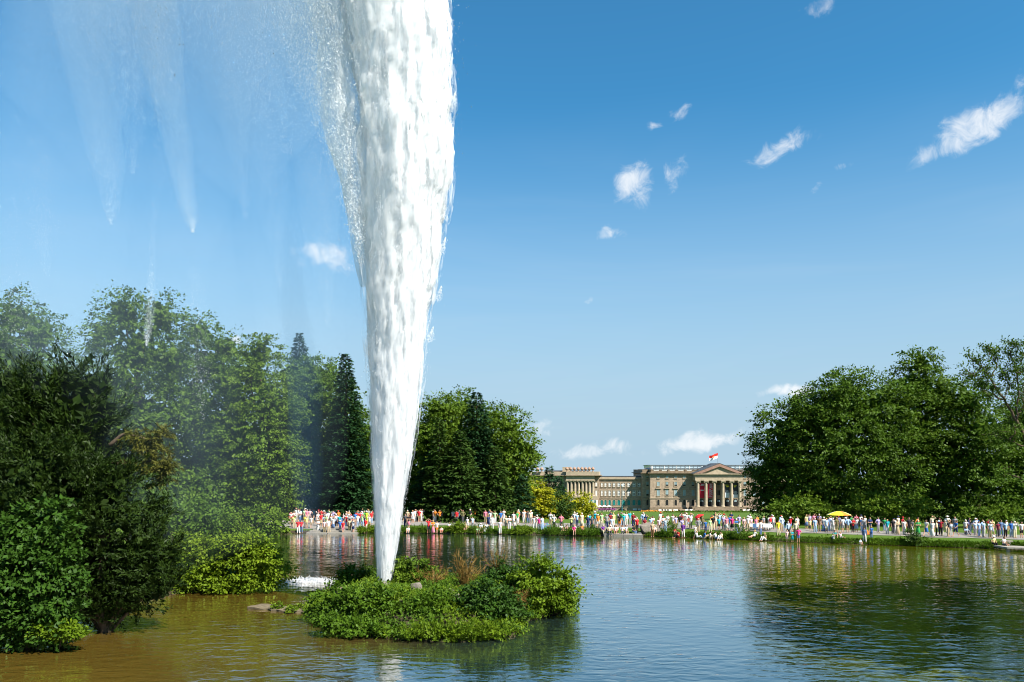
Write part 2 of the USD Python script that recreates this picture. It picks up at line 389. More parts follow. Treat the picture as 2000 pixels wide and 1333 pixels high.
def join(parts):
    vs, fs, k = [], [], 0
    for v, f in parts:
        vs.append(v); fs.append(f + k); k += len(v)
    return trimesh.Trimesh(np.concatenate(vs), np.concatenate(fs), process=False)


def inside(p, C, R, k):
    """How many blobs hold the point at scale k."""
    d = ((p[:, None] - C[None]) / (R[None] * k))
    return ((d ** 2).sum(-1) < 1).sum(1)


def crown(blobs, rng, clump_r, per, L, W, density=1.0, flat=.45, droop=.25, up=.6, inner=True, spiky=0.0, rough=.16):
    """Leaf sprays over the skins of the blobs, plus sparser larger leaves within."""
    C, R = np.array([b[0] for b in blobs], float), np.array([b[1] for b in blobs], float)
    parts = []
    allc, allo = [], []
    for c, r in zip(C, R):
        area = 4 * PI * ((r[0] * r[1]) ** 1.6 / 3 + (r[0] * r[2]) ** 1.6 / 3 + (r[1] * r[2]) ** 1.6 / 3) ** (1 / 1.6)
        n = max(6, int(density * area / (clump_r ** 2 * 1.1)))
        d = unit(rng.normal(size=(n, 3)))
        rad = 1 + rough * 2 * (meshkit.noise(d * 2.3 + c, 3) - .5) + rng.normal(0, rough * .5, n)
        p = c + d * r * np.clip(rad, .5, 1.4)[:, None]
        keep = inside(p, C, R, .78) == 0
        allc.append(p[keep]); allo.append(unit(d[keep] / r))
    P, O = np.concatenate(allc), np.concatenate(allo)
    n = len(P)
    k = per
    out = np.repeat(O, k, 0)
    cr = clump_r * rng.uniform(.6, 1.25, n)
    crk = np.repeat(cr, k)[:, None]
    h = unit(out * [1, 1, .4] + [0, 0, .0])
    t = rng.uniform(-.6, 1.0, (n * k, 1))
    g = rng.normal(0, .42, (n * k, 3)) * [1, 1, flat]
    if spiky:
        ax = unit(h * .55 + np.repeat(rng.normal(0, .35, (n, 3)), k, 0) + [0, 0, spiky])
        pos = np.repeat(P, k, 0) + ax * t * crk * 1.6 + g * crk * (.9 - .6 * np.clip(t, 0, 1)) * .6
        axis = ax + rng.normal(0, .45, (n * k, 3))
    else:
        pos = np.repeat(P, k, 0) + h * t * crk + g * crk
        pos[:, 2] -= droop * crk[:, 0] * np.clip(t[:, 0], 0, 1) ** 2
        axis = h * .8 + rng.normal(0, .6, (n * k, 3)) + [0, 0, -droop]
    nrm = [0, 0, up] + out * .5 + rng.normal(0, .45, (n * k, 3))
    s = rng.uniform(.65, 1.25, n * k)
    parts.append(leaves(pos, axis, nrm, L * s, W * s))
    if inner:
        for c, r in zip(C, R):
            m = int(14 + 26 * np.prod(r) ** (2 / 3) / (clump_r ** 2))
            d = unit(rng.normal(size=(m, 3))) * rng.uniform(.2, .68, (m, 1))
            parts.append(leaves(c + d * r, rng.normal(size=(m, 3)), rng.normal(size=(m, 3)) + d * 2, clump_r * .9, clump_r * .65))
    return join(parts)


def px_blobs(lst, Y, rng, depth=.9, jitter=.12):
    out = []
    for b in lst:
        px, py, r = b[:3]
        ry = b[3] if len(b) > 3 else r
        y = Y + rng.uniform(-jitter, jitter) * r / FPX * Y * 2
        c = at(px, py, y)
        out.append((c, np.array([r, r * depth, ry]) / FPX * y))
    return out


def limbs(base, blobs, r0, rng, lean=0.25, forks=0):
    """A tapered trunk with one limb to each blob."""
    top = max(b[0][2] for b in blobs)
    c = np.mean([b[0] for b in blobs], 0)
    mid = base + (np.array([c[0], c[1], base[2]]) - base) * .5
    tip = np.array([c[0], c[1], base[2] + (top - base[2]) * .8])
    p = [base, base * .7 + mid * .3 + [0, 0, (tip[2] - base[2]) * .2], mid * .5 + tip * .5 + [0, 0, 0], tip]
    z = np.linspace(0, 1, 9)
    tr = np.stack([np.interp(z, [0, .25, .6, 1], [q_[i] for q_ in p]) for i in range(3)], 1)
    tr[1:-1, :2] += rng.normal(0, r0 * .4, (7, 2))
    ms = [tube(tr, r0 * np.array([1.45, 1.05, .95, .85, .72, .58, .45, .32, .15]), 8)]
    for b in blobs:
        k = np.clip((b[0][2] - base[2]) / (tip[2] - base[2]) - .3, .15, .85)
        s = np.array([np.interp(k, z, tr[:, i]) for i in range(3)])
        e = b[0] + [0, 0, b[1][2] * .35]
        m = (s + e) / 2 + rng.normal(0, np.linalg.norm(e - s) * .08, 3) - [0, 0, np.linalg.norm((e - s)[:2]) * .08]
        u = np.linspace(0, 1, 6)[:, None]
        q_ = (1 - u) ** 2 * s + 2 * u * (1 - u) * m + u ** 2 * e
        ms.append(tube(q_, r0 * .42 * np.linspace(1, .15, 6), 5))
    return cat(ms)


def broadleaf(name, label, lst, Y, mat, seed, base_px, rz=.45, group=None, clump=.95, per=28, L=.36, W=.24, density=.86, catg='tree', **kw):
    rng = np.random.default_rng(seed)
    blobs = px_blobs(lst, Y, rng)
    b = at(base_px, 1000, Y)
    b[2] = float(ground_z(b[0], b[1])[0]) - .1
    t = thing(name, label, catg, b, group=group)
    tr = limbs(b, blobs, rz, rng)
    tr.apply_translation(-b)
    obj('trunk', tr, BARK, t, smooth=True)
    cr = crown(blobs, rng, clump, per, L, W, density, **kw)
    cr.apply_translation(-b)
    obj('crown', cr, LM[mat], t)
    return t


def conifer(name, label, px, top, base, hw, Y, mat, seed, group=None, rows=1.0, L=.55, W=.29, power=.85, droop=.35, catg='tree'):
    """Whorls of drooping boughs, each a flat spray of needles."""
    rng = np.random.default_rng(seed)
    tp = at(px, top, Y)
    b = at(px, base, Y)
    b[2] = float(ground_z(b[0], b[1])[0]) - .1
    H, Rm = tp[2] - b[2], hw / FPX * Y
    t = thing(name, label, catg, b, group=group)
    obj('trunk', tube([[0, 0, 0], [0, 0, H * .5], [0, 0, H * .98]], [H * .014 + .08, H * .009 + .04, .02], 7), BARK, t, smooth=True)
    zs = np.arange(.6, H * .99, .36 / rows)
    P, A, N, LL = [], [], [], []
    for z in zs:
        k = 1 - z / H
        R = Rm * (k ** power) * rng.uniform(.86, 1.1) + .18
        nb = max(4, int(3.2 + R * 3.0))
        a0 = rng.uniform(0, 2 * PI)
        for i in range(nb):
            a = a0 + 2 * PI * (i + rng.uniform(-.3, .3)) / nb
            r = R * rng.uniform(.75, 1.12)
            d = np.array([math.cos(a), math.sin(a), 0])
            m = int(7 + r * 10)
            u = np.sqrt(rng.uniform(.02, 1, m))
            sd = np.array([-d[1], d[0], 0])
            w = rng.normal(0, .16, m) * r * (1.15 - u) + rng.normal(0, .06, m)
            zz = z - droop * r * u ** 1.5 + rng.normal(0, .07, m) + .12 * r * u ** 4
            P.append(d * (u * r)[:, None] + sd * w[:, None] + np.c_[np.zeros(m), np.zeros(m), zz])
            A.append(d + sd * np.sign(w)[:, None] * .7 + rng.normal(0, .3, (m, 3)) + [0, 0, -.25])
            N.append(np.tile([0, 0, 1.0], (m, 1)) + rng.normal(0, .35, (m, 3)))
            LL.append(np.full(m, L) * rng.uniform(.6, 1.2, m))
    v, f = leaves(np.concatenate(P), np.concatenate(A), np.concatenate(N), np.concatenate(LL), np.concatenate(LL) * (W / L))
    obj('crown', trimesh.Trimesh(v, f, process=False), LM[mat], t)
    return t


# ---- right bank
GR = 'tall trees behind the right bank'
broadleaf('broadleaf_tree', 'dark round tree beside the palace, leftmost of the right bank', [(1545, 850, 66), (1512, 900, 46), (1500, 965, 36), (1560, 925, 74), (1590, 815, 48), (1545, 985, 46), (1490, 930, 26)], 117, 'oak', 11, 1550, group=GR, density=1.05)
broadleaf('broadleaf_tree', 'broad domed green tree behind the striped yellow parasol', [(1655, 772, 48), (1618, 800, 56), (1692, 806, 70), (1640, 880, 92), (1722, 898, 86), (1600, 945, 66), (1680, 972, 66), (1750, 968, 56), (1625, 990, 36)], 112, 'oak', 12, 1665, .6, group=GR, density=1.05)
broadleaf('broadleaf_tree', 'tallest pointed green tree on the right bank', [(1800, 712, 30), (1790, 755, 48), (1832, 790, 58), (1785, 845, 84), (1845, 895, 82), (1800, 965, 66), (1755, 800, 40)], 114, 'beech', 13, 1805, .6, group=GR, density=1.05)
broadleaf('broadleaf_tree', 'green tree filling the gap left of the bare twisted branches', [(1888, 785, 42), (1912, 845, 60), (1915, 925, 72), (1880, 985, 46), (1935, 990, 40), (1900, 905, 40)], 109, 'oak', 14, 1905, group=GR)
broadleaf('broadleaf_tree', 'dark dense tree at the right edge behind twisted limbs', [(1990, 835, 52), (1975, 905, 60), (2000, 970, 60), (2050, 880, 90), (2060, 790, 60), (1960, 985, 36)], 112, 'oak', 15, 2010, group=GR)
broadleaf('low_shrub', 'pale green shrub under the trees near the right edge', [(1965, 1005, 26, 16), (1925, 1006, 24, 14), (1900, 1008, 18, 12)], 101, 'lime', 16, 1940, .06, clump=.6, per=22, L=.3, W=.2, catg='shrub')
broadleaf('low_shrub', 'sunlit low branches spreading above the heads left of the parasol', [(1560, 985, 40, 16), (1600, 1000, 36, 12), (1540, 1000, 30, 12)], 106, 'lime', 17, 1570, .06, clump=.7, per=22, L=.34, W=.22, catg='shrub', flat=.25)
broadleaf('low_shrub', 'sunlit low branches hanging right of the yellow parasol', [(1700, 985, 40, 16), (1740, 1000, 34, 12), (1780, 985, 34, 16)], 104, 'lime', 18, 1730, .06, clump=.7, per=22, L=.34, W=.22, catg='shrub', flat=.25)


def sparse_tree():
    """Twisted bare limbs carrying loose tufts of leaves."""
    rng = np.random.default_rng(21)
    Y = 95.0
    b = at(2030, 1000, Y); b[2] = float(ground_z(b[0], b[1])[0]) - .1
    t = thing('twisted_tree', 'sparse tree with crooked bare limbs against the sky at right', 'tree', b)
    paths = [[(2030, 1045), (2025, 950), (2012, 880), (1985, 820), (1960, 780), (1935, 740), (1915, 715), (1893, 695)],
             [(1985, 820), (1990, 770), (1985, 730), (1972, 690), (1980, 668)], [(1960, 780), (1930, 770), (1908, 752)], [(2012, 880), (2030, 800), (2010, 740), (1995, 700), (2010, 660)],
             [(1935, 740), (1945, 715), (1940, 690), (1930, 680)], [(2012, 880), (1970, 860), (1940, 850)], [(1985, 730), (2010, 720), (2030, 690)], [(1985, 820), (2000, 790), (1998, 750)],
             [(1960, 780), (1972, 750), (1955, 720)], [(1970, 860), (1985, 840), (1972, 815)], [(1915, 715), (1905, 735), (1893, 728)], [(2025, 950), (1980, 930), (1950, 920)]]
    ms, tips = [], []
    for i, p in enumerate(paths):
        q_ = np.array([at(x, y, Y + (0 if i == 0 else rng.uniform(-2, 2) * k / len(p))) for k, (x, y) in enumerate(p)])
        u = np.linspace(0, len(q_) - 1, len(q_) * 4)
        q_ = np.stack([np.interp(u, np.arange(len(q_)), q_[:, k]) for k in range(3)], 1) + rng.normal(0, .09, (len(u), 3))
        r0 = .26 if i == 0 else .11
        ms.append(tube(q_, np.linspace(r0, .03, len(u)), 6))
        for k in range(len(u) // 3 if i else len(u) // 2, len(u)):
            tips.append(q_[k])
            e = q_[k] + rng.normal(0, .8, 3) + [0, 0, .3]
            ms.append(tube([q_[k], (q_[k] + e) / 2 + rng.normal(0, .1, 3), e], [.045, .03, .015], 4))
            tips += [e, (q_[k] + e) / 2]
    w = cat(ms); w.apply_translation(-b)
    obj('trunk', w, BARK, t, smooth=True)
    T = np.array(tips)
    T = T[rng.random(len(T)) < .75]
    m = 26
    pos = np.repeat(T, m, 0) + rng.normal(0, .32, (len(T) * m, 3)) * [1, 1, .6]
    v, f = leaves(pos - b, rng.normal(size=pos.shape), rng.normal(0, .5, pos.shape) + [0, 0, 1], rng.uniform(.2, .38, len(pos)), .17)
    obj('crown', trimesh.Trimesh(v, f, process=False), LM['oak'], t)


sparse_tree()

# ---- trees of the near right shore: outside the frame, they shade the water at lower right
def shore_tree(label, x, y, h, seed, mat):
    rng = np.random.default_rng(seed)
    b = np.array([x, y, float(ground_z(x, y)[0]) - .1])
    blobs = [(b + np.array([rng.uniform(-.2, .28) * h, rng.uniform(-.26, .26) * h, h * k]), np.array([r, r, r * .85]) * h) for k, r in ((.86, .14), (.7, .22), (.68, .2), (.5, .26), (.52, .24), (.36, .22))]
    t = thing('broadleaf_tree', label, 'tree', b)
    tr = limbs(b, blobs, .5, rng); tr.apply_translation(-b); obj('trunk', tr, BARK, t, smooth=True)
    cr = crown(blobs, rng, 1.5, 16, .8, .55); cr.apply_translation(-b); obj('crown', cr, LM[mat], t)


shore_tree('spreading tree on the near right shore shading the water', 31, 27, 25, 45, 'oak')
shore_tree('second spreading tree farther along the near right shore', 39, 39, 25, 46, 'oak')

# ---- clump between the jet and the palace
GM = 'trees between the fountain and the palace'
broadleaf('broadleaf_tree', 'yellow green tree beside the jet, behind dark conifers', [(872, 808, 36), (850, 845, 40), (885, 850, 40), (842, 905, 46), (880, 920, 50), (850, 800, 24)], 121, 'lime', 31, 865, group=GM)
conifer('conifer_tree', 'dark slim conifer right beside the white jet', 858, 812, 1006, 42, 115, 'fir', 32, group=GM)
conifer('conifer_tree', 'tall dark conifer in the middle of the clump left of the palace', 931, 764, 1006, 66, 119, 'spruce', 33, group=GM, power=.7)
conifer('conifer_tree', 'broad olive green conifer at the front of the middle clump', 900, 838, 1006, 66, 114, 'fir', 34, group=GM, power=.75)
conifer('conifer_tree', 'shorter conifer in front of the sunlit round tree', 966, 868, 1006, 52, 115, 'fir', 35, group=GM, power=.75)
conifer('conifer_tree', 'smallest dark conifer at the right foot of the middle clump', 1018, 925, 1006, 38, 117, 'spruce', 36, group=GM)
conifer('conifer_tree', 'low dark conifer between the jet and the tall conifers', 838, 880, 1006, 48, 117, 'spruce', 37, group=GM)
broadleaf('broadleaf_tree', 'dark tree seen low behind the right edge of the jet', [(795, 900, 44), (825, 850, 36), (815, 950, 44), (780, 960, 50), (838, 970, 40), (860, 990, 30)], 124, 'oak', 44, 810, group=GM)
broadleaf('broadleaf_tree', 'leafy tree filling the middle clump behind the tall conifers', [(905, 800, 34), (890, 850, 50), (945, 850, 46), (965, 820, 30), (930, 920, 60), (975, 930, 50), (880, 940, 50)], 126, 'beech', 47, 930, group=GM)
broadleaf('broadleaf_tree', 'sunlit bright green round tree nearest the palace', [(1000, 835, 34), (1012, 878, 38), (985, 900, 44), (1030, 880, 20), (1010, 930, 36), (985, 955, 40)], 120, 'lime', 38, 1000, group=GM)
broadleaf('golden_shrub', 'golden yellow shrub left of the dark small spruce', [(1050, 964, 22), (1064, 984, 20), (1040, 985, 20), (1052, 1000, 26), (1040, 960, 14)], 128, 'gold', 39, 1050, .08, clump=.7, per=26, L=.36, W=.22, catg='shrub')
conifer('conifer_tree', 'small dark spruce between two golden shrubs', 1073, 908, 1012, 26, 132, 'spruce', 40, power=.8)
conifer('conifer_tree', 'second small spruce leaning behind the domed golden shrub', 1092, 928, 1012, 24, 135, 'spruce', 41, power=.8)
broadleaf('low_shrub', 'dark evergreen shrub low between the golden shrubs', [(1090, 985, 22), (1078, 1000, 20), (1105, 998, 18)], 128, 'fir', 42, 1088, .08, clump=.7, per=26, L=.36, W=.16, catg='shrub')
broadleaf('golden_shrub', 'domed golden shrub in front of the columned wing', [(1126, 988, 28, 24), (1110, 996, 20), (1144, 998, 17)], 130, 'gold', 43, 1126, .08, clump=.7, per=26, L=.36, W=.22, catg='shrub')

# ---- tall wood on the left, behind the drifting spray
GL = 'tall trees of the left wood'
broadleaf('broadleaf_tree', 'tall misty tree at the far left edge', [(30, 622, 50), (78, 655, 46), (-10, 680, 76), (60, 735, 84), (15, 850, 100), (100, 820, 60), (90, 920, 80)], 130, 'oak', 51, 45, .7, group=GL, clump=1.2, L=.46, W=.3, per=19)
broadleaf('broadleaf_tree', 'highest twin crowned tree of the left wood', [(240, 618, 48), (312, 622, 46), (272, 690, 74), (202, 655, 34), (335, 710, 52), (230, 780, 96), (300, 845, 100), (200, 860, 80)], 125, 'beech', 52, 270, .8, group=GL, clump=1.2, L=.46, W=.3, per=19)
broadleaf('broadleaf_tree', 'misty green tree right of the twin crowned one', [(390, 652, 36), (402, 715, 56), (378, 800, 80), (412, 880, 80), (360, 930, 70)], 129, 'oak', 53, 390, .6, group=GL, clump=1.15, L=.46, W=.3, per=19)
broadleaf('broadleaf_tree', 'yellowish misty tree in the middle of the left wood', [(440, 682, 32), (452, 745, 50), (448, 845, 78), (440, 930, 70)], 126, 'beech', 54, 450, .5, group=GL, clump=1.15, L=.46, W=.3, per=19)
broadleaf('broadleaf_tree', 'bright layered green tree standing forward of the left wood', [(508, 690, 34), (492, 738, 52), (524, 790, 56), (498, 860, 72), (535, 920, 72), (482, 950, 60), (540, 970, 50)], 117, 'lime', 55, 510, .6, group=GL, flat=.3)
conifer('conifer_tree', 'distant conifer tip rising behind the left wood', 585, 648, 1000, 62, 134, 'spruce', 56, group=GL, power=.7)
broadleaf('broadleaf_tree', 'dark green tree between bright tree and blue spruce', [(612, 735, 36), (622, 795, 50), (600, 875, 76), (640, 935, 58), (590, 960, 56), (560, 850, 40)], 123, 'beech', 57, 610, .5, group=GL)
broadleaf('broadleaf_tree', 'leafy tree between the distant conifer tip and the blue spruce', [(640, 740, 34), (650, 800, 50), (690, 850, 50), (570, 740, 40), (560, 800, 50), (655, 900, 60), (590, 900, 50)], 131, 'beech', 48, 640, .5, group=GL, clump=1.15, L=.46, W=.3, per=19)
conifer('conifer_tree', 'tall dark blue spruce just left of the jet', 676, 688, 1003, 62, 116, 'spruce', 58, group=GL, power=.75)
broadleaf('broadleaf_tree', 'dark tree half hidden behind the white jet', [(735, 870, 60), (770, 920, 60), (720, 950, 56), (790, 850, 40)], 124, 'oak', 59, 750, .5, group=GL)
broadleaf('low_shrub', 'dim undergrowth along the shore below the twin crowned tree', [(130, 960, 90), (220, 975, 70), (310, 970, 70), (390, 980, 56), (60, 990, 80)], 112, 'beech', 60, 250, .2, catg='shrub', clump=1.2, L=.5, W=.32, per=22)
broadleaf('low_shrub', 'misty bushes on the shore behind the bright leafy bush', [(360, 1006, 44, 28), (305, 1000, 44, 32), (405, 1012, 34, 24), (335, 1030, 40, 16), (390, 1034, 30, 12)], 95, 'oak', 64, 350, .1, catg='shrub', clump=.9, L=.38, W=.24)
broadleaf('low_shrub', 'shaded undergrowth behind the dense crowd on the left', [(590, 975, 40, 26), (640, 978, 40, 22), (690, 985, 40, 20), (550, 985, 40, 24)], 121, 'oak', 61, 620, .1, catg='shrub')
broadleaf('waterside_shrub', 'pale feathery shrub overhanging the water left of the crowd', [(440, 1018, 34, 20), (500, 1014, 38, 20), (540, 1024, 22, 15), (465, 1034, 34, 11), (520, 1036, 28, 9)], 99, 'lime', 62, 490, .1, catg='shrub', clump=.7, per=26, L=.36, W=.2)

# ------------------------------------------------------------------ near left bank
def sprig_blobs(lst, Y, rng, **k):
    return px_blobs(lst, Y, rng, **k)


def shrub(name, label, lst, Y, mat, seed, stem_px, z0=None, group=None, clump=.34, per=24, L=.17, W=.105, density=.9, stem_r=.05, catg='shrub', stem_mat=None, **kw):
    rng = np.random.default_rng(seed)
    blobs = px_blobs(lst, Y, rng)
    b = at(stem_px, 1100, Y)
    b[2] = (float(ground_z(b[0], b[1])[0]) if z0 is None else z0) - .08
    t = thing(name, label, catg, b, group=group)
    st = limbs(b, blobs, stem_r, rng); st.apply_translation(-b)
    obj('stem', st, stem_mat or BARK, t, smooth=True)
    cr = crown(blobs, rng, clump, per, L, W, density, **kw)
    m = cr.vertices.reshape(-1, 4, 3)
    keep = m[..., 2].min(1) > .0
    v = m[keep].reshape(-1, 3) - b
    bb = np.arange(keep.sum())[:, None] * 4
    obj('crown', trimesh.Trimesh(v, np.vstack([bb + [0, 1, 2], bb + [0, 2, 3]]), process=False), LM[mat], t)
    return t, b


back, bb = shrub('yew_tree', 'tall dark yew with spiky tips rising at the left edge', [(150, 805, 70), (95, 850, 75), (180, 845, 56), (30, 800, 62), (-15, 860, 90), (120, 930, 100), (165, 925, 76), (165, 762, 32), (85, 770, 38), (205, 800, 20), (20, 750, 28), (120, 745, 20), (195, 755, 14), (60, 745, 18)],
                43.5, 'yew', 71, 110, clump=.8, per=80, L=.32, W=.085, density=1.25, spiky=.55, stem_r=.35, catg='tree', rough=.22)


def reach_branch():
    """The long bough of the yew that reaches out over the water."""
    rng = np.random.default_rng(72)
    Y = 42.0
    for (pp, tufts) in [([(215, 870), (240, 848), (275, 855), (300, 862), (318, 845)], [(255, 850), (280, 858), (300, 860), (315, 845), (308, 878), (290, 872)]),
                        ([(220, 905), (260, 908), (295, 900), (320, 905), (328, 925)], [(262, 905), (290, 898), (312, 908), (325, 915), (316, 935), (330, 905), (300, 915)])]:
        q_ = np.array([at(x, y, Y) for x, y in pp])
        u = np.linspace(0, len(q_) - 1, 16)
        q_ = np.stack([np.interp(u, np.arange(len(q_)), q_[:, k]) for k in range(3)], 1)
        w = tube(q_, np.linspace(.11, .02, 16), 6); w.apply_translation(-bb)
        br = obj('bough', w, BARK, back, smooth=True)
        blobs = px_blobs([(x, y, 13, 8) for x, y in tufts], Y, rng)
        c = crown(blobs, rng, .3, 34, .22, .06, 1.6, spiky=-.35, inner=False)
        c.apply_translation(-bb)
        m = usdkit.mesh(stage, str(br.GetPath()) + '/needles', c, LM['gold2'])


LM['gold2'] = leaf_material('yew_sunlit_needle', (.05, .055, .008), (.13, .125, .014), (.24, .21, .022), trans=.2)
reach_branch()
shrub('yew_bush', 'great rounded dark yew bush overhanging the brown water at left', [(215, 1005, 84), (285, 1062, 52), (140, 985, 90), (185, 1100, 92), (292, 1120, 50), (60, 960, 95), (100, 1075, 100), (215, 935, 34), (322, 1100, 24), (240, 1150, 48), (60, 1120, 80), (190, 1172, 44), (262, 1166, 34), (306, 1150, 26), (140, 1180, 40)],
      40.5, 'yew', 73, 200, clump=.6, per=60, L=.22, W=.075, density=1.2, spiky=.35, stem_r=.3, rough=.14)
shrub('laurel_bush', 'glossy broad leaved bush at the lower left corner', [(55, 1065, 55), (40, 1130, 66), (92, 1012, 36), (100, 1150, 52), (15, 1200, 60), (80, 1200, 44), (105, 1225, 24), (10, 1090, 60), (120, 1090, 26)],
      36.5, 'laurel', 74, 45, clump=.45, per=34, L=.24, W=.15, density=1.1, stem_r=.12, flat=.5)
shrub('waterside_sprig', 'leafy sprig trailing over the water below the glossy bush', [(90, 1226, 22, 9), (125, 1230, 22, 8), (150, 1234, 14, 6)], 36.0, 'bright', 75, 80, clump=.22, per=30, L=.16, W=.1, density=1.5, stem_r=.03)
shrub('hazel_bush', 'bright green leafy bush leaning over the water in midfield left', [(382, 1100, 42), (425, 1118, 42), (472, 1092, 44), (520, 1105, 36), (370, 1066, 24), (440, 1140, 34), (500, 1128, 34), (405, 1150, 26), (360, 1140, 28), (455, 1062, 22), (500, 1068, 22)],
      53.5, 'hazel', 76, 425, clump=.5, per=34, L=.24, W=.14, density=1.25, stem_r=.09)

# ------------------------------------------------------------------ the island
ISL = [onz(*p)[:2] for p in [(606, 1190), (632, 1222), (700, 1240), (800, 1250), (900, 1254), (1000, 1244), (1020, 1216), (1060, 1204), (1110, 1196), (1118, 1180), (1090, 1166), (1000, 1160), (900, 1160), (800, 1162), (700, 1164), (640, 1170)]]
isl_poly = Polygon(ISL).buffer(.5).buffer(-.4)


def island_z(x, y):
    pts = shapely.points(np.atleast_1d(x), np.atleast_1d(y))
    d = shapely.distance(pts, isl_poly.exterior)
    d = np.where(shapely.contains(isl_poly, pts), d, -d)
    z = np.where(d > 0, .12 + 1.0 * sstep(0, 3.4, d), np.clip(d, -.6, 0))
    return z + (fbm2(x, y, .9, 9) - .5) * .35 * sstep(0, .7, d)


ix, iy = np.arange(-14, 6, .22), np.arange(36.5, 56, .22)
IX, IY = np.meshgrid(ix, iy)
IZ = island_z(IX.ravel(), IY.ravel())
i, j = np.meshgrid(np.arange(len(iy) - 1), np.arange(len(ix) - 1), indexing='ij')
q = np.stack([i * len(ix) + j, i * len(ix) + j + 1, (i + 1) * len(ix) + j + 1, (i + 1) * len(ix) + j], -1).reshape(-1, 4)
q = q[(IZ[q] > -.45).any(1)]
EARTH = simple('island_earth', (.04, .035, .018), rough=.95, spec=.1, noise=.4, nscale=3)
obj('island_ground', trimesh.Trimesh(np.c_[IX.ravel(), IY.ravel(), IZ], np.vstack([q[:, [0, 1, 2]], q[:, [0, 2, 3]]])), EARTH, None, smooth=True, label='low earth mound of the little island around the fountain', cat='island', kind='structure')


def ground_cover(pale):
    rng = np.random.default_rng(80 + pale)
    n = 7000
    minx, miny, maxx, maxy = isl_poly.bounds
    p = np.c_[rng.uniform(minx, maxx, n * 2), rng.uniform(miny, maxy, n * 2)]
    p = p[shapely.contains(isl_poly.buffer(.3), shapely.points(p))][:n]
    dens = fbm2(p[:, 0], p[:, 1], .55, 3)
    p = p[dens > rng.uniform(.24, .5, len(p))]
    z = np.maximum(island_z(p[:, 0], p[:, 1]), .02)
    sel = (fbm2(p[:, 0], p[:, 1], .45, 33) > .5) if pale else (fbm2(p[:, 0], p[:, 1], .45, 33) <= .53)
    p, z = p[sel], z[sel]
    c = np.c_[p, z + .1]
    k = 10
    h = np.repeat(.10 + (.9 if pale else .5) * np.clip(fbm2(p[:, 0], p[:, 1], .8, 13) - .3, 0, 1), k)
    pos = np.repeat(c, k, 0) + rng.normal(0, .15, (len(c) * k, 3)) * [1, 1, 0]
    pos[:, 2] += rng.uniform(0, 1, len(pos)) * h * 1.6
    v, f = leaves(pos, rng.normal(size=pos.shape), rng.normal(0, .5, pos.shape) + [0, -.2, 1], rng.uniform(.09, .2, len(pos)) * (1.3 if pale else 1), rng.uniform(.06, .11, len(pos)) * (.7 if pale else 1))
    obj('pale_weeds' if pale else 'ground_cover', trimesh.Trimesh(v, f, process=False), LM['bright' if pale else 'ivy'], None, label='pale yellowish weeds in patches over the little island' if pale else 'dark ivy matted over the little island', cat='ground cover', kind='stuff')


ground_cover(0)
ground_cover(1)
GI = 'shrubs on the little island'
for (nm, lab, lst, Y, mat, seed, px, kw) in [
    ('island_shrub', 'dark leafy shrub at the front right end of the island', [(950, 1182, 46), (940, 1158, 26), (912, 1208, 36), (985, 1205, 38), (960, 1225, 34), (930, 1172, 26), (1000, 1190, 24)], 40.8, 'laurel', 81, 950, dict(L=.17, W=.11)),
    ('island_shrub', 'dense green shrub at the front left tip of the island', [(648, 1184, 36), (690, 1170, 22), (690, 1196, 36), (672, 1214, 28), (640, 1210, 22), (720, 1212, 30)], 43.0, 'ivy', 82, 670, {}),
    ('island_shrub', 'low leafy shrub in front of the jet', [(745, 1200, 40), (735, 1162, 22), (780, 1216, 34), (740, 1178, 32), (700, 1172, 28), (770, 1186, 28), (715, 1226, 22)], 42.2, 'ivy', 83, 745, {}),
    ('island_shrub', 'low shrub with broad leaves in the middle of the island front', [(840, 1205, 38), (860, 1172, 22), (880, 1226, 32), (850, 1186, 30), (810, 1228, 26), (812, 1196, 26), (870, 1196, 26)], 41.0, 'ivy', 84, 845, dict(L=.17, W=.11)),
    ('island_shrub', 'upright green shrub on the far side left of the jet', [(690, 1132, 22), (668, 1138, 16), (716, 1128, 20), (680, 1118, 12), (700, 1148, 18)], 50.5, 'ivy', 85, 692, dict(clump=.28)),
    ('island_shrub', 'thin upright shrub just right of the jet base', [(785, 1122, 18), (795, 1100, 12), (812, 1124, 20), (840, 1128, 20), (775, 1142, 18), (828, 1110, 14), (800, 1140, 22)], 48.5, 'lime', 86, 800, dict(clump=.25, per=20)),
    ('island_shrub', 'dark compact bush behind the dry stems', [(985, 1122, 24), (968, 1132, 18), (1000, 1136, 22), (985, 1148, 22)], 46.0, 'laurel', 87, 985, dict(clump=.3, L=.16, W=.1)),
    ('island_shrub', 'pale green low plants at the front water edge of the island', [(850, 1240, 26, 11), (890, 1243, 26, 11), (930, 1241, 24, 11), (810, 1236, 24, 10), (970, 1236, 22, 10), (870, 1232, 24, 9), (910, 1232, 24, 9)], 38.3, 'bright', 96, 880, dict(L=.16, W=.07, clump=.24, spiky=.5)),
    ('island_shrub', 'leafy fringe hanging over the water at the island front left', [(650, 1216, 26, 12), (690, 1226, 28, 11), (735, 1232, 28, 11), (775, 1236, 26, 11)], 39.3, 'ivy', 97, 710, dict(clump=.26)),
    ('island_shrub', 'large bright bush at the right end of the island', [(1060, 1140, 38), (1096, 1150, 32), (1042, 1112, 24), (1078, 1175, 30), (1104, 1124, 18), (1050, 1172, 26), (1110, 1168, 18), (1062, 1100, 16), (1030, 1140, 26)], 44.5, 'bright', 88, 1065, dict(L=.18, W=.11, clump=.36)),
]:
    a = at(px, 1100, Y)
    shrub(nm, lab, lst, Y, mat, seed, px, z0=float(island_z(a[0], a[1])[0]), group=GI, stem_r=.04, **kw)


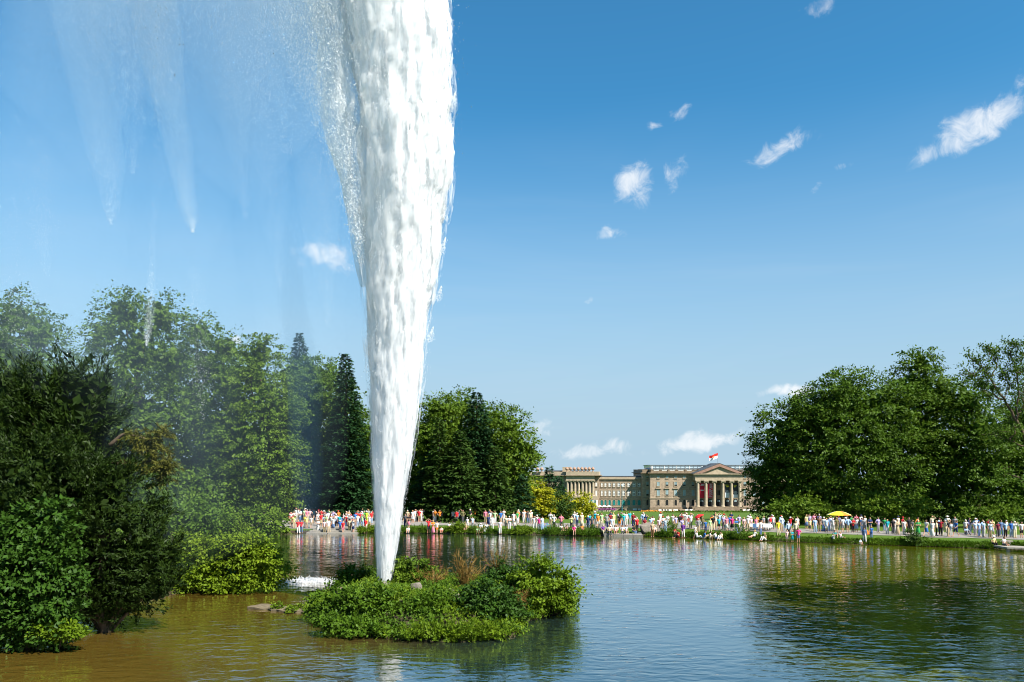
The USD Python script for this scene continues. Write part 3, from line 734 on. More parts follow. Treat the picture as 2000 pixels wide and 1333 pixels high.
def stems(name, label, px, py0, py1, spread, Y, n, seed, mat='dry', curve=.35, r=.022, twigs=5):
    """A sheaf of dry branching stalks."""
    rng = np.random.default_rng(seed)
    b = at(px, py0, Y); b[2] = float(island_z(b[0], b[1])[0])
    H = at(px, py1, Y)[2] - b[2]
    t = thing(name, label, 'dry plant', b, group='dry stalks on the little island')
    for kind, ms in (('stalk', []),):
        for k in range(n):
            a = rng.uniform(0, 2 * PI); R = spread / FPX * Y * rng.uniform(.1, 1)
            h = H * rng.uniform(.55, 1.0)
            u = np.linspace(0, 1, 6)
            p = np.c_[np.cos(a) * R * u ** (1 + curve), np.sin(a) * R * u ** (1 + curve), h * u] + rng.normal(0, .02, (6, 3))
            p[0] = rng.normal(0, .08, 3) * [1, 1, 0]
            ms.append(tube(p, r * np.linspace(1.2, .4, 6), 3, False))
            for j in range(twigs):
                s = p[rng.integers(2, 6)]
                e = s + rng.normal(0, .16, 3) + [math.cos(a) * .1, math.sin(a) * .1, .16]
                ms.append(tube([s, (s + e) / 2 + rng.normal(0, .02, 3), e], r * np.array([.6, .5, .3]), 3, False))
        obj(kind, cat(ms), LM[mat], t)


stems('dry_stalks', 'fan of straw coloured dry stalks in the middle of the island', 905, 1160, 1086, 46, 45.5, 60, 91)
stems('dry_stalks', 'tall straw coloured stalks beside the dark compact bush', 972, 1140, 1068, 24, 46.5, 34, 92)
stems('dry_stalks', 'low tangle of dry stalks right of the thin upright shrub', 845, 1160, 1112, 40, 47.0, 34, 93)
stems('dry_stalks', 'thin bare twigs rising above the large bright bush', 1048, 1140, 1072, 26, 44.8, 12, 94, r=.01)
stems('dry_stalks', 'dry grass clump left of the large bright bush', 1015, 1190, 1150, 26, 43.0, 40, 95, twigs=2)

STONE = simple('grey_stone', (.135, .12, .10), rough=.9, spec=.15, noise=.35, nscale=5)
STONE2 = simple('brown_stone', (.105, .085, .055), rough=.9, spec=.15, noise=.35, nscale=5)


def rock(seed, sx, sy, sz, sub=3):
    m = trimesh.creation.icosphere(sub, 1.0)
    v = np.array(m.vertices)
    rng = np.random.default_rng(seed)
    for k in range(9):                                       # flat fracture faces
        d = unit(rng.normal(size=3)); c = rng.uniform(.55, .85)
        e = v @ d - c
        v -= np.clip(e, 0, None)[:, None] * d * .9
    v *= 1 + .18 * (meshkit.fbm(v * 2.1 + seed, 3, seed)[:, None] - .5)
    return trimesh.Trimesh(v * [sx, sy, sz], m.faces, process=False)


for k, (px, py, w, h, Y, lab, mt) in enumerate([
    (752, 1146, 22, 12, 46.8, 'pale flat stone at the foot of the jet', STONE), (812, 1162, 26, 18, 45.5, 'rounded grey rock to the right of the jet', STONE),
    (764, 1180, 20, 14, 43.0, 'pinkish stone among the leaves below the jet', STONE2), (664, 1168, 32, 18, 47.0, 'brown broken rock at the left of the island', STONE2),
    (880, 1167, 28, 14, 44.6, 'flat pale stone in the middle of the island', STONE), (910, 1166, 18, 12, 44.0, 'small grey stone beside the dry stalk fan', STONE),
    (895, 1186, 16, 12, 42.5, 'small stone among leaves near the dark front shrub', STONE), (948, 1162, 16, 12, 44.5, 'pale stone under the tall straw stalks', STONE),
    (783, 1214, 14, 10, 41.6, 'small brown stone in the front leaves', STONE2), (678, 1172, 16, 22, 46.2, 'dark upright stone beside the brown broken rock', STONE2)]):
    c = at(px, py, Y)
    r = w / 2 / FPX * Y
    t = obj('rock', rock(100 + k, r, r * .9, max(h / FPX * Y * .75, r * .5)), mt, None, smooth=35, label=lab, cat='rock')
    UsdGeom.Xformable(t).AddTranslateOp().Set(Gf.Vec3d(*map(float, (c[0], c[1], max(c[2], float(island_z(c[0], c[1])[0]) + .25)))))

# flat ledge of slabs running out to the left
ledge = thing('stone_ledge', 'low ledge of flat stone slabs running left from the island', 'stone ledge')
rng = np.random.default_rng(120)
for k, (x0, x1, py) in enumerate([(488, 535, 1190), (533, 566, 1194), (560, 592, 1196), (588, 618, 1197)]):
    a, b = onz(x0, py), onz(x1, py)
    pts = np.array([(a[0], a[1] - .1), (b[0], b[1] - .2), (b[0] + .1, b[1] + .7), ((a[0] + b[0]) / 2, a[1] + .95), (a[0] + .3, a[1] + .7)]) + rng.normal(0, .08, (5, 2))
    m = trimesh.creation.extrude_polygon(Polygon(pts).convex_hull.buffer(.06), .3, engine='earcut')
    m = m.subdivide().subdivide()
    vv = np.array(m.vertices); vv += (np.stack([meshkit.fbm(vv * 2.5 + 9 * q_, 3, q_) for q_ in range(3)], 1) - .5) * [.35, .35, .16]
    m = trimesh.Trimesh(vv, m.faces, process=False)
    m.apply_translation([0, 0, -.17 - .02 * k])
    obj('slab', m, STONE2, ledge)
for k, (px, py) in enumerate([(540, 1186), (566, 1192), (588, 1186)]):
    shrub('ledge_plant', ['sprig of green on the outer slabs of the ledge', 'leafy tuft hanging from the middle of the ledge', 'small plant where the ledge meets the island'][k], [(px, py, 7, 5), (px + 6, py - 3, 5, 4)], onz(px, py + 6)[1], 'bright', 130 + k, px, z0=.05, clump=.12, per=14, L=.12, W=.07, stem_r=.01, inner=False, catg='plant')
# splash ring where spray falls back left of the island is part of the fountain's mist

# ------------------------------------------------------------------ plants, stones and turf of the far bank
def fringe():
    """Uncut grass hanging over the water's edge."""
    rng = np.random.default_rng(140)
    s = rng.uniform(s_at(690), far_line.length, 9000)
    s = s[~((s > s_at(1172)) & (s < s_at(1258)))]
    s = s[fbm2(s, s * 0, .5, 6) > rng.uniform(.2, .5, len(s))]
    d = rng.exponential(.45, len(s)) + .02
    p = np.array([far_line.interpolate(k).coords[0] for k in s])
    t = np.array([far_line.interpolate(min(k + 1, far_line.length)).coords[0] for k in s]) - np.array([far_line.interpolate(k - 1).coords[0] for k in s])
    t = unit(t); nr = np.c_[-t[:, 1], t[:, 0]]
    p = p + nr * d[:, None]
    z = ground_z(p[:, 0], p[:, 1])
    pos = np.repeat(np.c_[p, z], 4, 0) + rng.normal(0, .07, (len(p) * 4, 3)) * [1, 1, 0]
    ax = rng.normal(0, .4, pos.shape) + [0, -.25, 1]
    L = np.repeat(rng.uniform(.12, .3, len(p)) * (.7 + .8 * fbm2(s, s * 0, .35, 8)), 4)
    v, f = leaves(pos, ax, rng.normal(size=pos.shape), L, L * .3)
    obj('bank_grass', trimesh.Trimesh(v, f, process=False), LM['turf'], None, label='uncut grass fringing the far bank above the water', cat='grass', kind='stuff')


fringe()
for k, (px, py, w, h, mat, lab) in enumerate([
    (1308, 1040, 13, 16, 'turf', 'round green bush at the water edge below the red umbrella'), (1446, 1042, 13, 16, 'turf', 'dark bush at the water edge beside the blue ball'), (1783, 1056, 9, 20, 'fir', 'upright weedy plant at the water edge on the right'),
    (1704, 1064, 12, 9, 'bright', 'low leafy weed overhanging the right bank'), (1800, 1060, 12, 8, 'oak', 'small weed right of the upright weedy plant'), (1640, 1059, 10, 7, 'turf', 'low weed on the bank below the parasol'),
    (1020, 1036, 16, 9, 'bright', 'tuft of weeds on the bank right of the jet'), (893, 1032, 14, 11, 'bright', 'yellowish weeds on the bank near the jet'), (820, 1038, 18, 8, 'turf', 'low weeds beside the base of the jet on the far bank'),
    (940, 1038, 20, 8, 'turf', 'weeds along the bank between the jet and the boulders'), (720, 1037, 22, 8, 'bright', 'grassy tuft right of the stone steps'), (1090, 1038, 22, 9, 'turf', 'thick grass tuft left of the bathers feet'), (1150, 1039, 20, 8, 'turf', 'grassy hump left of the leaning boulder'), (1410, 1048, 14, 6, 'turf', 'small green hump beside the standing child')]):
    yb = np.interp(px, [p[0] for p in FARPX], [p[1] for p in FARPX])
    Y = onz(px, yb)[1] + .4
    shrub('bank_plant', lab, [(px, py, w, h), (px - w * .5, py + 3, w * .6, h * .6), (px + w * .5, py + 2, w * .6, h * .7)], Y, mat, 150 + k, px, z0=.35, clump=.26, per=20, L=.24 if mat == 'turf' else .2, W=.05 if mat == 'turf' else .1, stem_r=.03, catg='plant', **(dict(spiky=.9, inner=False, density=.6) if mat == 'turf' else {}))
for k, (px, py, w, h, lab) in enumerate([(1268, 1034, 46, 26, 'big leaning pale boulder beside the stone landing'), (1177, 1036, 22, 26, 'upright pale boulder at the left end of the stone landing'), (1968, 1066, 38, 18, 'long grey boulder by the jetty at right'), (1937, 1065, 12, 9, 'small dark stone left of the long grey boulder')]):
    yb = np.interp(px, [p[0] for p in FARPX], [p[1] for p in FARPX])
    Y = onz(px, yb)[1] + 1.2
    c = at(px, py, Y)
    t = obj('boulder', rock(170 + k, w / 2 / FPX * Y, .9, h * .62 / FPX * Y), STONE, None, smooth=35, label=lab, cat='boulder')
    UsdGeom.Xformable(t).AddTranslateOp().Set(Gf.Vec3d(*map(float, c)))
CONC = simple('weathered_concrete', (.21, .195, .17), rough=.9, spec=.15, noise=.2, nscale=4)
# the stone landing, the steps and the jetty
lan = thing('stone_landing', 'long pale stone landing at the water between two boulders', 'landing')
a, b = onz(1180, 1048.2), onz(1256, 1050.5)
for k in range(4):
    u0, u1 = k / 4, (k + 1) / 4 - .006
    p0, p1 = a + (b - a) * u0, a + (b - a) * u1
    m = trimesh.creation.extrude_polygon(Polygon([p0[:2], p1[:2], p1[:2] + [0, 1.5], p0[:2] + [0, 1.5]]), .62 + .01 * (k % 2), engine='earcut')
    m.apply_translation([0, 0, -.3]); obj('slab', m, CONC, lan)
stp = thing('stone_steps', 'broad stone steps going down to the water under the dense crowd', 'steps')
a, b = onz(600, 1042), onz(700, 1042)
for k in range(4):
    m = trimesh.creation.extrude_polygon(Polygon([(a[0] + .3 * k, a[1] + .45 * k - .5), (b[0] - .2 * k, b[1] + .45 * k - .5), (b[0] - .2 * k, b[1] + 2.4), (a[0] + .3 * k, a[1] + 2.4)]), .2, engine='earcut')
    m.apply_translation([0, 0, -.05 + .2 * k]); obj('step', m, CONC, stp)
jet_ = thing('jetty', 'low grey jetty at the right edge where two people sit', 'jetty')
a, b = onz(1967, 1078.5), onz(2040, 1081)
for k in range(5):
    p0, p1 = a + (b - a) * k / 5, a + (b - a) * ((k + 1) / 5 - .008)
    m = trimesh.creation.extrude_polygon(Polygon([p0[:2], p1[:2], p1[:2] + [0, 2.2], p0[:2] + [0, 2.2]]), .16, engine='earcut')
    m.apply_translation([0, 0, .30]); obj('plank', m, CONC, jet_)
for k in (0, 1):
    p0 = a + (b - a) * (.08 + .5 * k)
    obj('post', box(p0[0] - .12, p0[1] + .15, -.8, p0[0] + .12, p0[1] + .4, .3), CONC, jet_)

# ------------------------------------------------------------------ the palace
def stone_wall(name, c1, c2, mortar, w=1.3, h=.48):
    n = {'g': ('geometry', {}), 's': ('separate_xyz', {}), 'xy': ('math', {'math_type': 'add'}), 'c': ('combine_xyz', {}),
         'b': ('brick_texture', {'scale': 1.0, 'brick_width': w, 'row_height': h, 'mortar_size': .022, 'mortar_smooth': .3, 'color1': c1, 'color2': c2, 'mortar': mortar, 'bias': -.1}),
         'n': ('noise_texture', {'scale': .7, 'detail': 6.0, 'roughness': .7}), 'r': ('rgb_ramp', {'ramp': [(.3, (.62, .6, .6)), (.55, (1, 1, 1)), (.75, (1.15, 1.1, 1.05))]}),
         'm': ('mix', {'mix_type': 'multiply', 'fac': 1.0}), 'bp': ('bump', {'strength': .5, 'distance': .05}), 'p': ('principled_bsdf', {'roughness': .9, 'specular_ior_level': .15})}
    l = [('g.position', 's.vector'), ('s.x', 'xy.value1'), ('s.y', 'xy.value2'), ('xy.value', 'c.x'), ('s.z', 'c.y'), ('c.vector', 'b.vector'), ('g.position', 'n.vector'), ('n.fac', 'r.fac'),
         ('b.color', 'm.color1'), ('r.color', 'm.color2'), ('m.color', 'p.base_color'), ('b.fac', 'bp.height'), ('bp.normal', 'p.normal')]
    return usdkit.material(stage, '/World/Looks/' + name, n, l, surface='p.BSDF')


SAND = stone_wall('sandstone', (.33, .255, .185), (.26, .20, .145), (.17, .13, .095))
SAND_DK = simple('weathered_sandstone', (.17, .13, .09), rough=.9, spec=.1, noise=.4, nscale=.8)
SAND_LT = simple('dressed_sandstone', (.30, .245, .175), rough=.9, spec=.1, noise=.22, nscale=.9)
SLATE = simple('grey_roof', (.05, .055, .06), rough=.6, noise=.2, nscale=.8)
PANE = simple('window_pane', (.20, .27, .29), rough=.12, spec=.6, noise=.25, nscale=.35)
DARK = simple('dark_opening', (.012, .012, .013), rough=.4)
WHITE = simple('white_paint', (.62, .61, .58), rough=.5)
TEAL = simple('teal_shutter', (.012, .16, .15), rough=.5, noise=.2, nscale=3)
GLASS = simple('roof_glass', (.30, .38, .42), rough=.1, spec=.8, noise=.4, nscale=.5)
STEEL = simple('painted_steel', (.16, .19, .21), rough=.5)


class Wall:
    """A facade from A to B (left to right as seen), with boxes set out along it: u along the wall, z up, d out of it."""

    def __init__(self, pxa, Ya, pxb, Yb):
        self.A, self.B = np.array([(pxa - 1000) / FPX * Ya, Ya]), np.array([(pxb - 1000) / FPX * Yb, Yb])
        self.t = (self.B - self.A) / np.linalg.norm(self.B - self.A)
        self.n = np.array([self.t[1], -self.t[0]])
        self.len = np.linalg.norm(self.B - self.A)

    def u(self, px, d=0.0):
        A = self.A + self.n * d
        k = (px - 1000) / FPX
        return (k * A[1] - A[0]) / (self.t[0] - k * self.t[1])

    def Y(self, u, d=0.0):
        return (self.A + self.t * u + self.n * d)[1]

    def z(self, py, u, d=0.0):
        return HC - (py - HOR) / FPX * self.Y(u, d)

    def place(self, m):
        M = np.eye(4)
        M[:3, 0] = [*self.t, 0]; M[:3, 1] = [*(-self.n), 0]; M[:2, 3] = self.A
        m = m.copy(); m.apply_transform(M)
        return m

    def box(self, u0, u1, z0, z1, d0, d1):
        return self.place(box(min(u0, u1), -max(d0, d1), min(z0, z1), max(u0, u1), -min(d0, d1), max(z0, z1)))

    def poly(self, pts, d0, d1):
        """Outline in (u, z) pushed out from d0 to d1."""
        m = trimesh.creation.extrude_polygon(Polygon(pts), d1 - d0, engine='earcut')
        v = m.vertices
        return self.place(trimesh.Trimesh(np.c_[v[:, 0], -(d0 + v[:, 2]), v[:, 1]], m.faces[:, ::-1] if False else m.faces, process=False))


def arch(u0, u1, z0, z1, k=8):
    r = (u1 - u0) / 2
    a = np.linspace(0, PI, k)
    return [(u0, z0), (u1, z0)] + [((u0 + u1) / 2 + r * math.cos(x), z1 - r + r * math.sin(x)) for x in a]


def window(wl, par, px, py, w, h, kind='plain', open_=0, pane=None):
    u = wl.u(px)
    s = wl.Y(u) / FPX
    hw, hh, zc = w * s / 2, h * s / 2, wl.z(py, u)
    f = .2
    z0, z1, u0, u1 = zc - hh, zc + hh, u - hw, u + hw
    if kind == 'arch':
        outer, inner = Polygon(arch(u0 - f, u1 + f, z0, z1 + f)), Polygon(arch(u0, u1, z0 - .01, z1))
        ring = outer.difference(inner)
        m = trimesh.creation.extrude_polygon(ring, .16, engine='earcut')
        v = m.vertices
        fr = wl.place(trimesh.Trimesh(np.c_[v[:, 0], -v[:, 2] + 0.0, v[:, 1]], m.faces, process=False))
        o = obj('window', fr, SAND_LT, par)
        usdkit.mesh(stage, str(o.GetPath()) + '/pane', wl.poly(arch(u0, u1, z0, z1), .01, .04), pane or PANE)
        usdkit.mesh(stage, str(o.GetPath()) + '/glazing_bar', cat([wl.box(u - .05, u + .05, z0, z1, .045, .075), wl.box(u0, u1, z1 - hw - .05, z1 - hw + .05, .045, .08)]), STEEL if pane is None else pane)
        return o
    parts = [wl.box(u0 - f, u0, z0 - f, z1 + f, 0, .15), wl.box(u1, u1 + f, z0 - f, z1 + f, 0, .15), wl.box(u0, u1, z1, z1 + f, 0, .15), wl.box(u0 - f * 1.4, u1 + f * 1.4, z0 - f * 1.6, z0 - .002, 0, .28)]
    if kind == 'hood':
        parts.append(wl.box(u0 - .7, u1 + .7, z1 + .55, z1 + .85, 0, .5))
    o = obj('window', cat(parts), SAND_LT, par)
    usdkit.mesh(stage, str(o.GetPath()) + '/pane', wl.box(u0, u1, z0 + (z1 - z0) * open_, z1, .01, .04), pane or PANE)
    if open_:
        usdkit.mesh(stage, str(o.GetPath()) + '/opening', wl.box(u0, u1, z0, z0 + (z1 - z0) * open_ - .002, .01, .03), DARK)
    if kind == 'cross':
        b = .17
        usdkit.mesh(stage, str(o.GetPath()) + '/glazing_bar', cat([wl.box(u - b, u + b, z0, z1, .045, .09), wl.box(u0, u - b, zc + hh * .25 - b, zc + hh * .25 + b, .045, .09), wl.box(u + b, u1, zc + hh * .25 - b, zc + hh * .25 + b, .045, .09),
                                                               wl.box(u0, u0 + .12, z0, z1, .045, .1), wl.box(u1 - .12, u1, z0, z1, .045, .1), wl.box(u0 + .12, u1 - .12, z0, z0 + .14, .045, .1)]), WHITE)
    else:
        usdkit.mesh(stage, str(o.GetPath()) + '/glazing_bar', wl.box(u - .05, u + .05, z0 + (z1 - z0) * open_, z1, .045, .075), STEEL)
    return o


def column(h, r, sides=14, base=True):
    """A shaft with entasis, base mouldings, echinus and a square abacus."""
    prof = [(0, 0), (r * 1.45, 0), (r * 1.45, r * .35), (r * 1.25, r * .5), (r * 1.3, r * .7), (r * 1.02, r * .9), (r, h * .33), (r * .84, h - r * 1.5), (r * .9, h - r * 1.4), (r * 1.2, h - r * .75), (r * 1.25, h - r * .6), (0, h - r * .6)]
    m = lathe(prof, sides)
    parts = [m, box(-r * 1.35, -r * 1.35, h - r * .6, r * 1.35, r * 1.35, h)]
    for sx in (-1, 1):                                     # scrolls
        c = trimesh.creation.cylinder(r * .42, r * 2.3, sections=8)
        c.apply_transform(trimesh.transformations.rotation_matrix(PI / 2, [1, 0, 0]))
        c.apply_translation([sx * r * 1.12, 0, h - r * .85])
        parts.append(c)
    return cat(parts)


GZP = -13.75
W0 = Wall(1270, 405, 1536, 405)
pal = thing('palace', 'grand sandstone palace block with columned portico, pediment and glazed roof', 'palace')
zt, L0 = (lambda py: W0.z(py, 0)), W0.len
obj('wall', W0.box(0, L0, GZP - 1, zt(926), -40, 0), SAND, pal)
W0s = Wall(1254.5, 409.2, 1270.5, 409.2)                         # recessed end bay
obj('end_bay', W0s.box(0, W0s.len, GZP - 1, zt(926), -30, 0), SAND, pal)
obj('end_cornice', cat([W0s.box(-.9, W0s.len, zt(925) + .05, zt(923.4), -31, 1.1), W0s.box(-.2, W0s.len, zt(926) + .002, zt(925), -30.4, .4), W0s.box(0, W0s.len, zt(923.4), zt(917.6), -30, -.3), W0s.box(0, W0s.len, zt(974), zt(972.6), .002, .25)]), SAND_DK, pal)
obj('plinth', cat([W0.box(-.25, L0, GZP - 1, zt(991), 0, .3), W0.box(-.25, 0, GZP - 1, zt(991), -40, 0)]), SAND_DK, pal)
obj('string_course', cat([W0.box(-.25, L0, zt(974), zt(972.6), 0, .3), W0.box(-.3, 0, zt(974), zt(972.6), -40, 0)]), SAND_LT, pal)
obj('cornice', cat([W0.box(-.5, L0 + .5, zt(926), zt(925), -40.5, .5), W0.box(-1.3, L0 + 1.3, zt(925) + .002, zt(923.4), -41, 1.3)]), SAND_DK, pal)
obj('attic', cat([W0.box(0, L0, zt(923.4), zt(917.6), -38, -.3), W0.box(-.25, L0 + .25, zt(917.6) + .002, zt(917), -38.3, -.05)] + [W0.box(u, u + .9, zt(923.4), zt(917.6) - .1, -.32, -.1) for u in np.arange(.4, L0, 8.6)]), SAND_DK, pal)
rl = obj('glazed_roof', W0.poly([(2, zt(917)), (L0 - 2, zt(917)), (L0 - 3, zt(909.2)), (1.6, zt(909.2))], -30, -9), GLASS, pal)
usdkit.mesh(stage, str(rl.GetPath()) + '/roof_rail', cat([W0.box(1.2, L0 - 2.5, zt(909.2), zt(908.2), -30.2, -8.6), W0.box(1.2, L0 - 2, zt(915), zt(914.4), -9, -8.8)]), STEEL)
for k, u in enumerate(np.arange(2.2, L0 - 3, 2.15)):
    obj('roof_mullion', W0.box(u, u + .22 + .3 * (k % 4 == 0), zt(916.9), zt(909.2) - .01, -9.0, -8.85), STEEL if k % 3 else WHITE, pal)
for k, px in enumerate((1282, 1298, 1313, 1330, 1346, 1456, 1474, 1490)):
    obj('roof_window', W0.box(W0.u(px) - 1.3, W0.u(px) + 1.3, zt(919.6), zt(917.9), -.28, -.2), WHITE, pal)
cols = [1285.8, 1302.8, 1319.6, 1336.5, 1353.5, 1455, 1473.6, 1490.5, 1507.5, 1524.5]
for k, px in enumerate(cols):
    window(W0, pal, px, 932, 4.6, 4.2)
    window(W0, pal, px, 945.6, 5.2, 8, open_=(0, .35, .3, .32, .25, .4, .35, 0, .3, .3)[k])
    window(W0, pal, px, 963, 5.6, 11.5, 'hood', open_=(0, .22, 0, 0, 0, 0, 0, .2, 0, 0)[k])
    window(W0, pal, px, 981.8, 4.8, 11, 'arch', pane=DARK if k != 7 else None)
    window(W0, pal, px, 994.3, 4, 3)
for px in (1264.5,):
    for py, h in ((932, 4), (945.6, 8), (963, 11.5)):
        window(W0s, pal, px, py, 4.6, h, open_=.3)
    window(W0s, pal, px, 981.8, 4.2, 11, 'arch', pane=DARK)
# portico
D = 5.0
uL, uR = W0.u(1357, D), W0.u(1450.5, D)
zc = lambda py: W0.z(py, 0, D)
obj('podium', cat([W0.box(uL - 1.5, uR + 1.5, GZP - .5, zc(990.3), 0, D + 1.4), W0.box(uL - 8, uR + 8, GZP - .5, zc(995.5), .31, D + 3.2), W0.box(uL - .5, uR + .5, GZP - .5, zc(993), D + 1.4, D + 2.2)]), SAND_DK, pal)
uo = [W0.u(x, D) for x in (1363, 1378.7, 1394.9, 1411.8, 1428.5, 1444.6)]
zb, zh = zc(990.3), zc(939)
for u in uo:
    m = column(zh - zb, .80); p = W0.A + W0.t * u + W0.n * D
    m.apply_translation([p[0], p[1], zb]); obj('column', m, SAND_LT, pal, smooth=35)
obj('entablature', cat([W0.box(uL, uR, zh, zc(933), 0, D + .8), W0.box(uL - .12, uR + .12, zc(933) + .002, zc(932.2), 0, D + .95), W0.box(uL + .05, uR - .05, zc(932.2) + .002, zc(927), 0, D + .75)]), SAND_LT, pal)
ped = W0.box(uL - .9, uR + .9, zc(927), zc(925.4), 0, D + 1.6)
um, apex = (uL + uR) / 2, zc(905.8)
t0 = 1.5
rake = Polygon([(uL - 1.3, zc(925.4)), (uR + 1.3, zc(925.4)), (um, apex)]).difference(Polygon([(uL + 2.6, zc(925.4) - .01), (uR - 2.6, zc(925.4) - .01), (um, apex - t0)]))
rk = trimesh.creation.extrude_polygon(rake, D + 1.7, engine='earcut')
v = rk.vertices
obj('pediment', cat([ped, W0.poly([(uL + 2.2, zc(925.4) + .002), (uR - 2.2, zc(925.4) + .002), (um, apex - t0 * .8)], 0, D + .9)]), SAND_LT, pal)
obj('raking_cornice', W0.place(trimesh.Trimesh(np.c_[v[:, 0], -v[:, 2], v[:, 1]], rk.faces, process=False)), simple('reddish_stone', (.22, .13, .10), rough=.9, noise=.25, nscale=1), pal)
obj('pediment_roof', cat([W0.poly([(uL - 1.4, zc(925.4) + .05), (um, apex + .25), (um, apex + .02), (uL - 1.2, zc(925.4) - .1)], -12, D + 1.75), W0.poly([(um, apex + .25), (uR + 1.4, zc(925.4) + .05), (uR + 1.2, zc(925.4) - .1), (um, apex + .02)], -12, D + 1.75)]), SLATE, pal)
for k, (x0, x1) in enumerate(zip(uo[:-1], uo[1:])):                      # doors and dark windows behind the columns
    u = (x0 + x1) / 2
    pxc = (1370.5, 1387, 1403.5, 1420.5, 1436.5)[k]
    ud = W0.u(pxc)
    o = obj('door', W0.poly(arch(ud - 1.25, ud + 1.25, zb, W0.z(975, ud)), .02, .12), DARK, pal)
    usdkit.mesh(stage, str(o.GetPath()) + '/fanlight', W0.poly(arch(ud - .7, ud + .7, W0.z(980.5, ud), W0.z(976.5, ud)), .13, .16), PANE)
    for py, h in ((945.5, 6), (963, 10)):
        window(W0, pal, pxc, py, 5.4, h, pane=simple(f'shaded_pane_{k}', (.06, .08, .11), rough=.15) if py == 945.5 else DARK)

# banners between the columns
RED, CHAR = simple('red_banner', (.50, .012, .035), rough=.7), simple('charcoal_banner', (.035, .035, .042), rough=.7)
YEL, PRINT_W, PRINT_G = simple('yellow_print', (.75, .58, .02), rough=.7), simple('white_print', (.62, .63, .66), rough=.7), simple('grey_print', (.25, .26, .28), rough=.7)


def banner(px0, px1, py0, py1, label, mat, prints):
    dB = D - 1.3
    u0, u1 = W0.u(px0, dB), W0.u(px1, dB)
    z0, z1 = W0.z(py1, u0, dB), W0.z(py0, u0, dB)
    t = thing('banner', label, 'banner')
    nu = 12
    us, zs = np.linspace(u0, u1, 5), np.linspace(z0, z1, nu)
    g = np.array([[(x, -(dB + .06 * math.sin((y - z0) * .8 + x)), y) for x in us] for y in zs]).reshape(-1, 3)
    i, j = np.meshgrid(np.arange(nu - 1), np.arange(4), indexing='ij')
    q = np.stack([i * 5 + j, i * 5 + j + 1, (i + 1) * 5 + j + 1, (i + 1) * 5 + j], -1).reshape(-1, 4)
    f = np.vstack([q[:, [0, 1, 2]], q[:, [0, 2, 3]]])
    b = g + [0, .05, 0]
    obj('cloth', W0.place(trimesh.Trimesh(np.vstack([g, b]), np.vstack([f, f[:, ::-1] + len(g)]), process=False)), mat, t)
    obj('top_bar', W0.box(u0 - .1, u1 + .1, z1, z1 + .14, dB - .12, dB + .08), STEEL, t)
    for (nm, m_, rects) in prints:
        ms = []
        for r in rects:
            a0, a1 = u0 + (u1 - u0) * r[0], u0 + (u1 - u0) * r[1]
            c0, c1 = z1 - (z1 - z0) * r[2], z1 - (z1 - z0) * r[3]
            if len(r) > 4:
                e = np.linspace(0, 2 * PI, 14, endpoint=False)
                ms.append(W0.poly([((a0 + a1) / 2 + (a1 - a0) / 2 * math.cos(x), (c0 + c1) / 2 + (c0 - c1) / 2 * math.sin(x)) for x in e], dB + .075, dB + .085 + .004 * r[4]))
            else:
                ms.append(W0.box(a0, a1, c1, c0, dB + .07, dB + .08))
        for m1 in ms:
            obj(nm.replace('white_lettering', 'lettering_line').replace('yellow_lettering', 'lettering_line'), m1, m_, t)


rng = np.random.default_rng(300)
words = lambda x0, y0, y1, rows, seed, wmax=.9: [(a, min(a + w, wmax), y0 + (y1 - y0) * k / rows, y0 + (y1 - y0) * (k + .55) / rows) for k in range(rows) for a, w in [(x0, .1 + .12 * ((k * 7 + seed) % 3)), (x0 + .3, .12 + .1 * ((k * 5 + seed) % 4))]]
banner(1366.8, 1375.8, 944.7, 973, 'red banner with two white lines, leftmost between the columns', RED, [('white_lettering', PRINT_W, [(.3, .95, .05, .09), (.12, .9, .105, .14), (.18, .86, .44, .47), (.15, .9, .475, .51)])])
banner(1382.8, 1392.2, 944.7, 973, 'red banner covered in small white writing, second from left', RED, [('white_lettering', PRINT_W, words(.35, .03, .36, 9, 1) + [(.2, .6, .4, .43)] + words(.3, .46, .8, 9, 2) + words(.15, .84, .96, 3, 1))])
banner(1415.6, 1425, 942.5, 973, 'charcoal banner with a pale column on white, left of the pair', CHAR, [('yellow_lettering', YEL, [(.08, .8, .16, .195), (.35, .9, .235, .265), (.3, .85, .275, .305)]), ('white_panel', PRINT_W, [(.03, .97, .66, .985)]), ('grey_figure', PRINT_G, [(.22, .8, .49, .70, 1)])])
banner(1432, 1441.6, 942.5, 973, 'charcoal banner with a grey head above white, rightmost', CHAR, [('yellow_lettering', YEL, [(.08, .72, .17, .2), (.15, .6, .245, .27), (.1, .45, .285, .31)]), ('white_panel', PRINT_W, [(.03, .97, .78, .985)]), ('grey_figure', PRINT_G, [(.1, .85, .55, .76, 1)])])

# flag over the pediment
fp = thing('flag', 'red over white flag streaming left from a pole on the palace roof', 'flag')
uf = W0.u(1405.2, 0)
obj('pole', W0.place(tube([[uf, 3, zt(912)], [uf, 3, zt(884.6)]], [.14, .07], 7)), STEEL, fp)
FR, FWH = simple('flag_red', (.55, .03, .02), rough=.7, spec=.1), simple('flag_white', (.68, .67, .66), rough=.7, spec=.1)


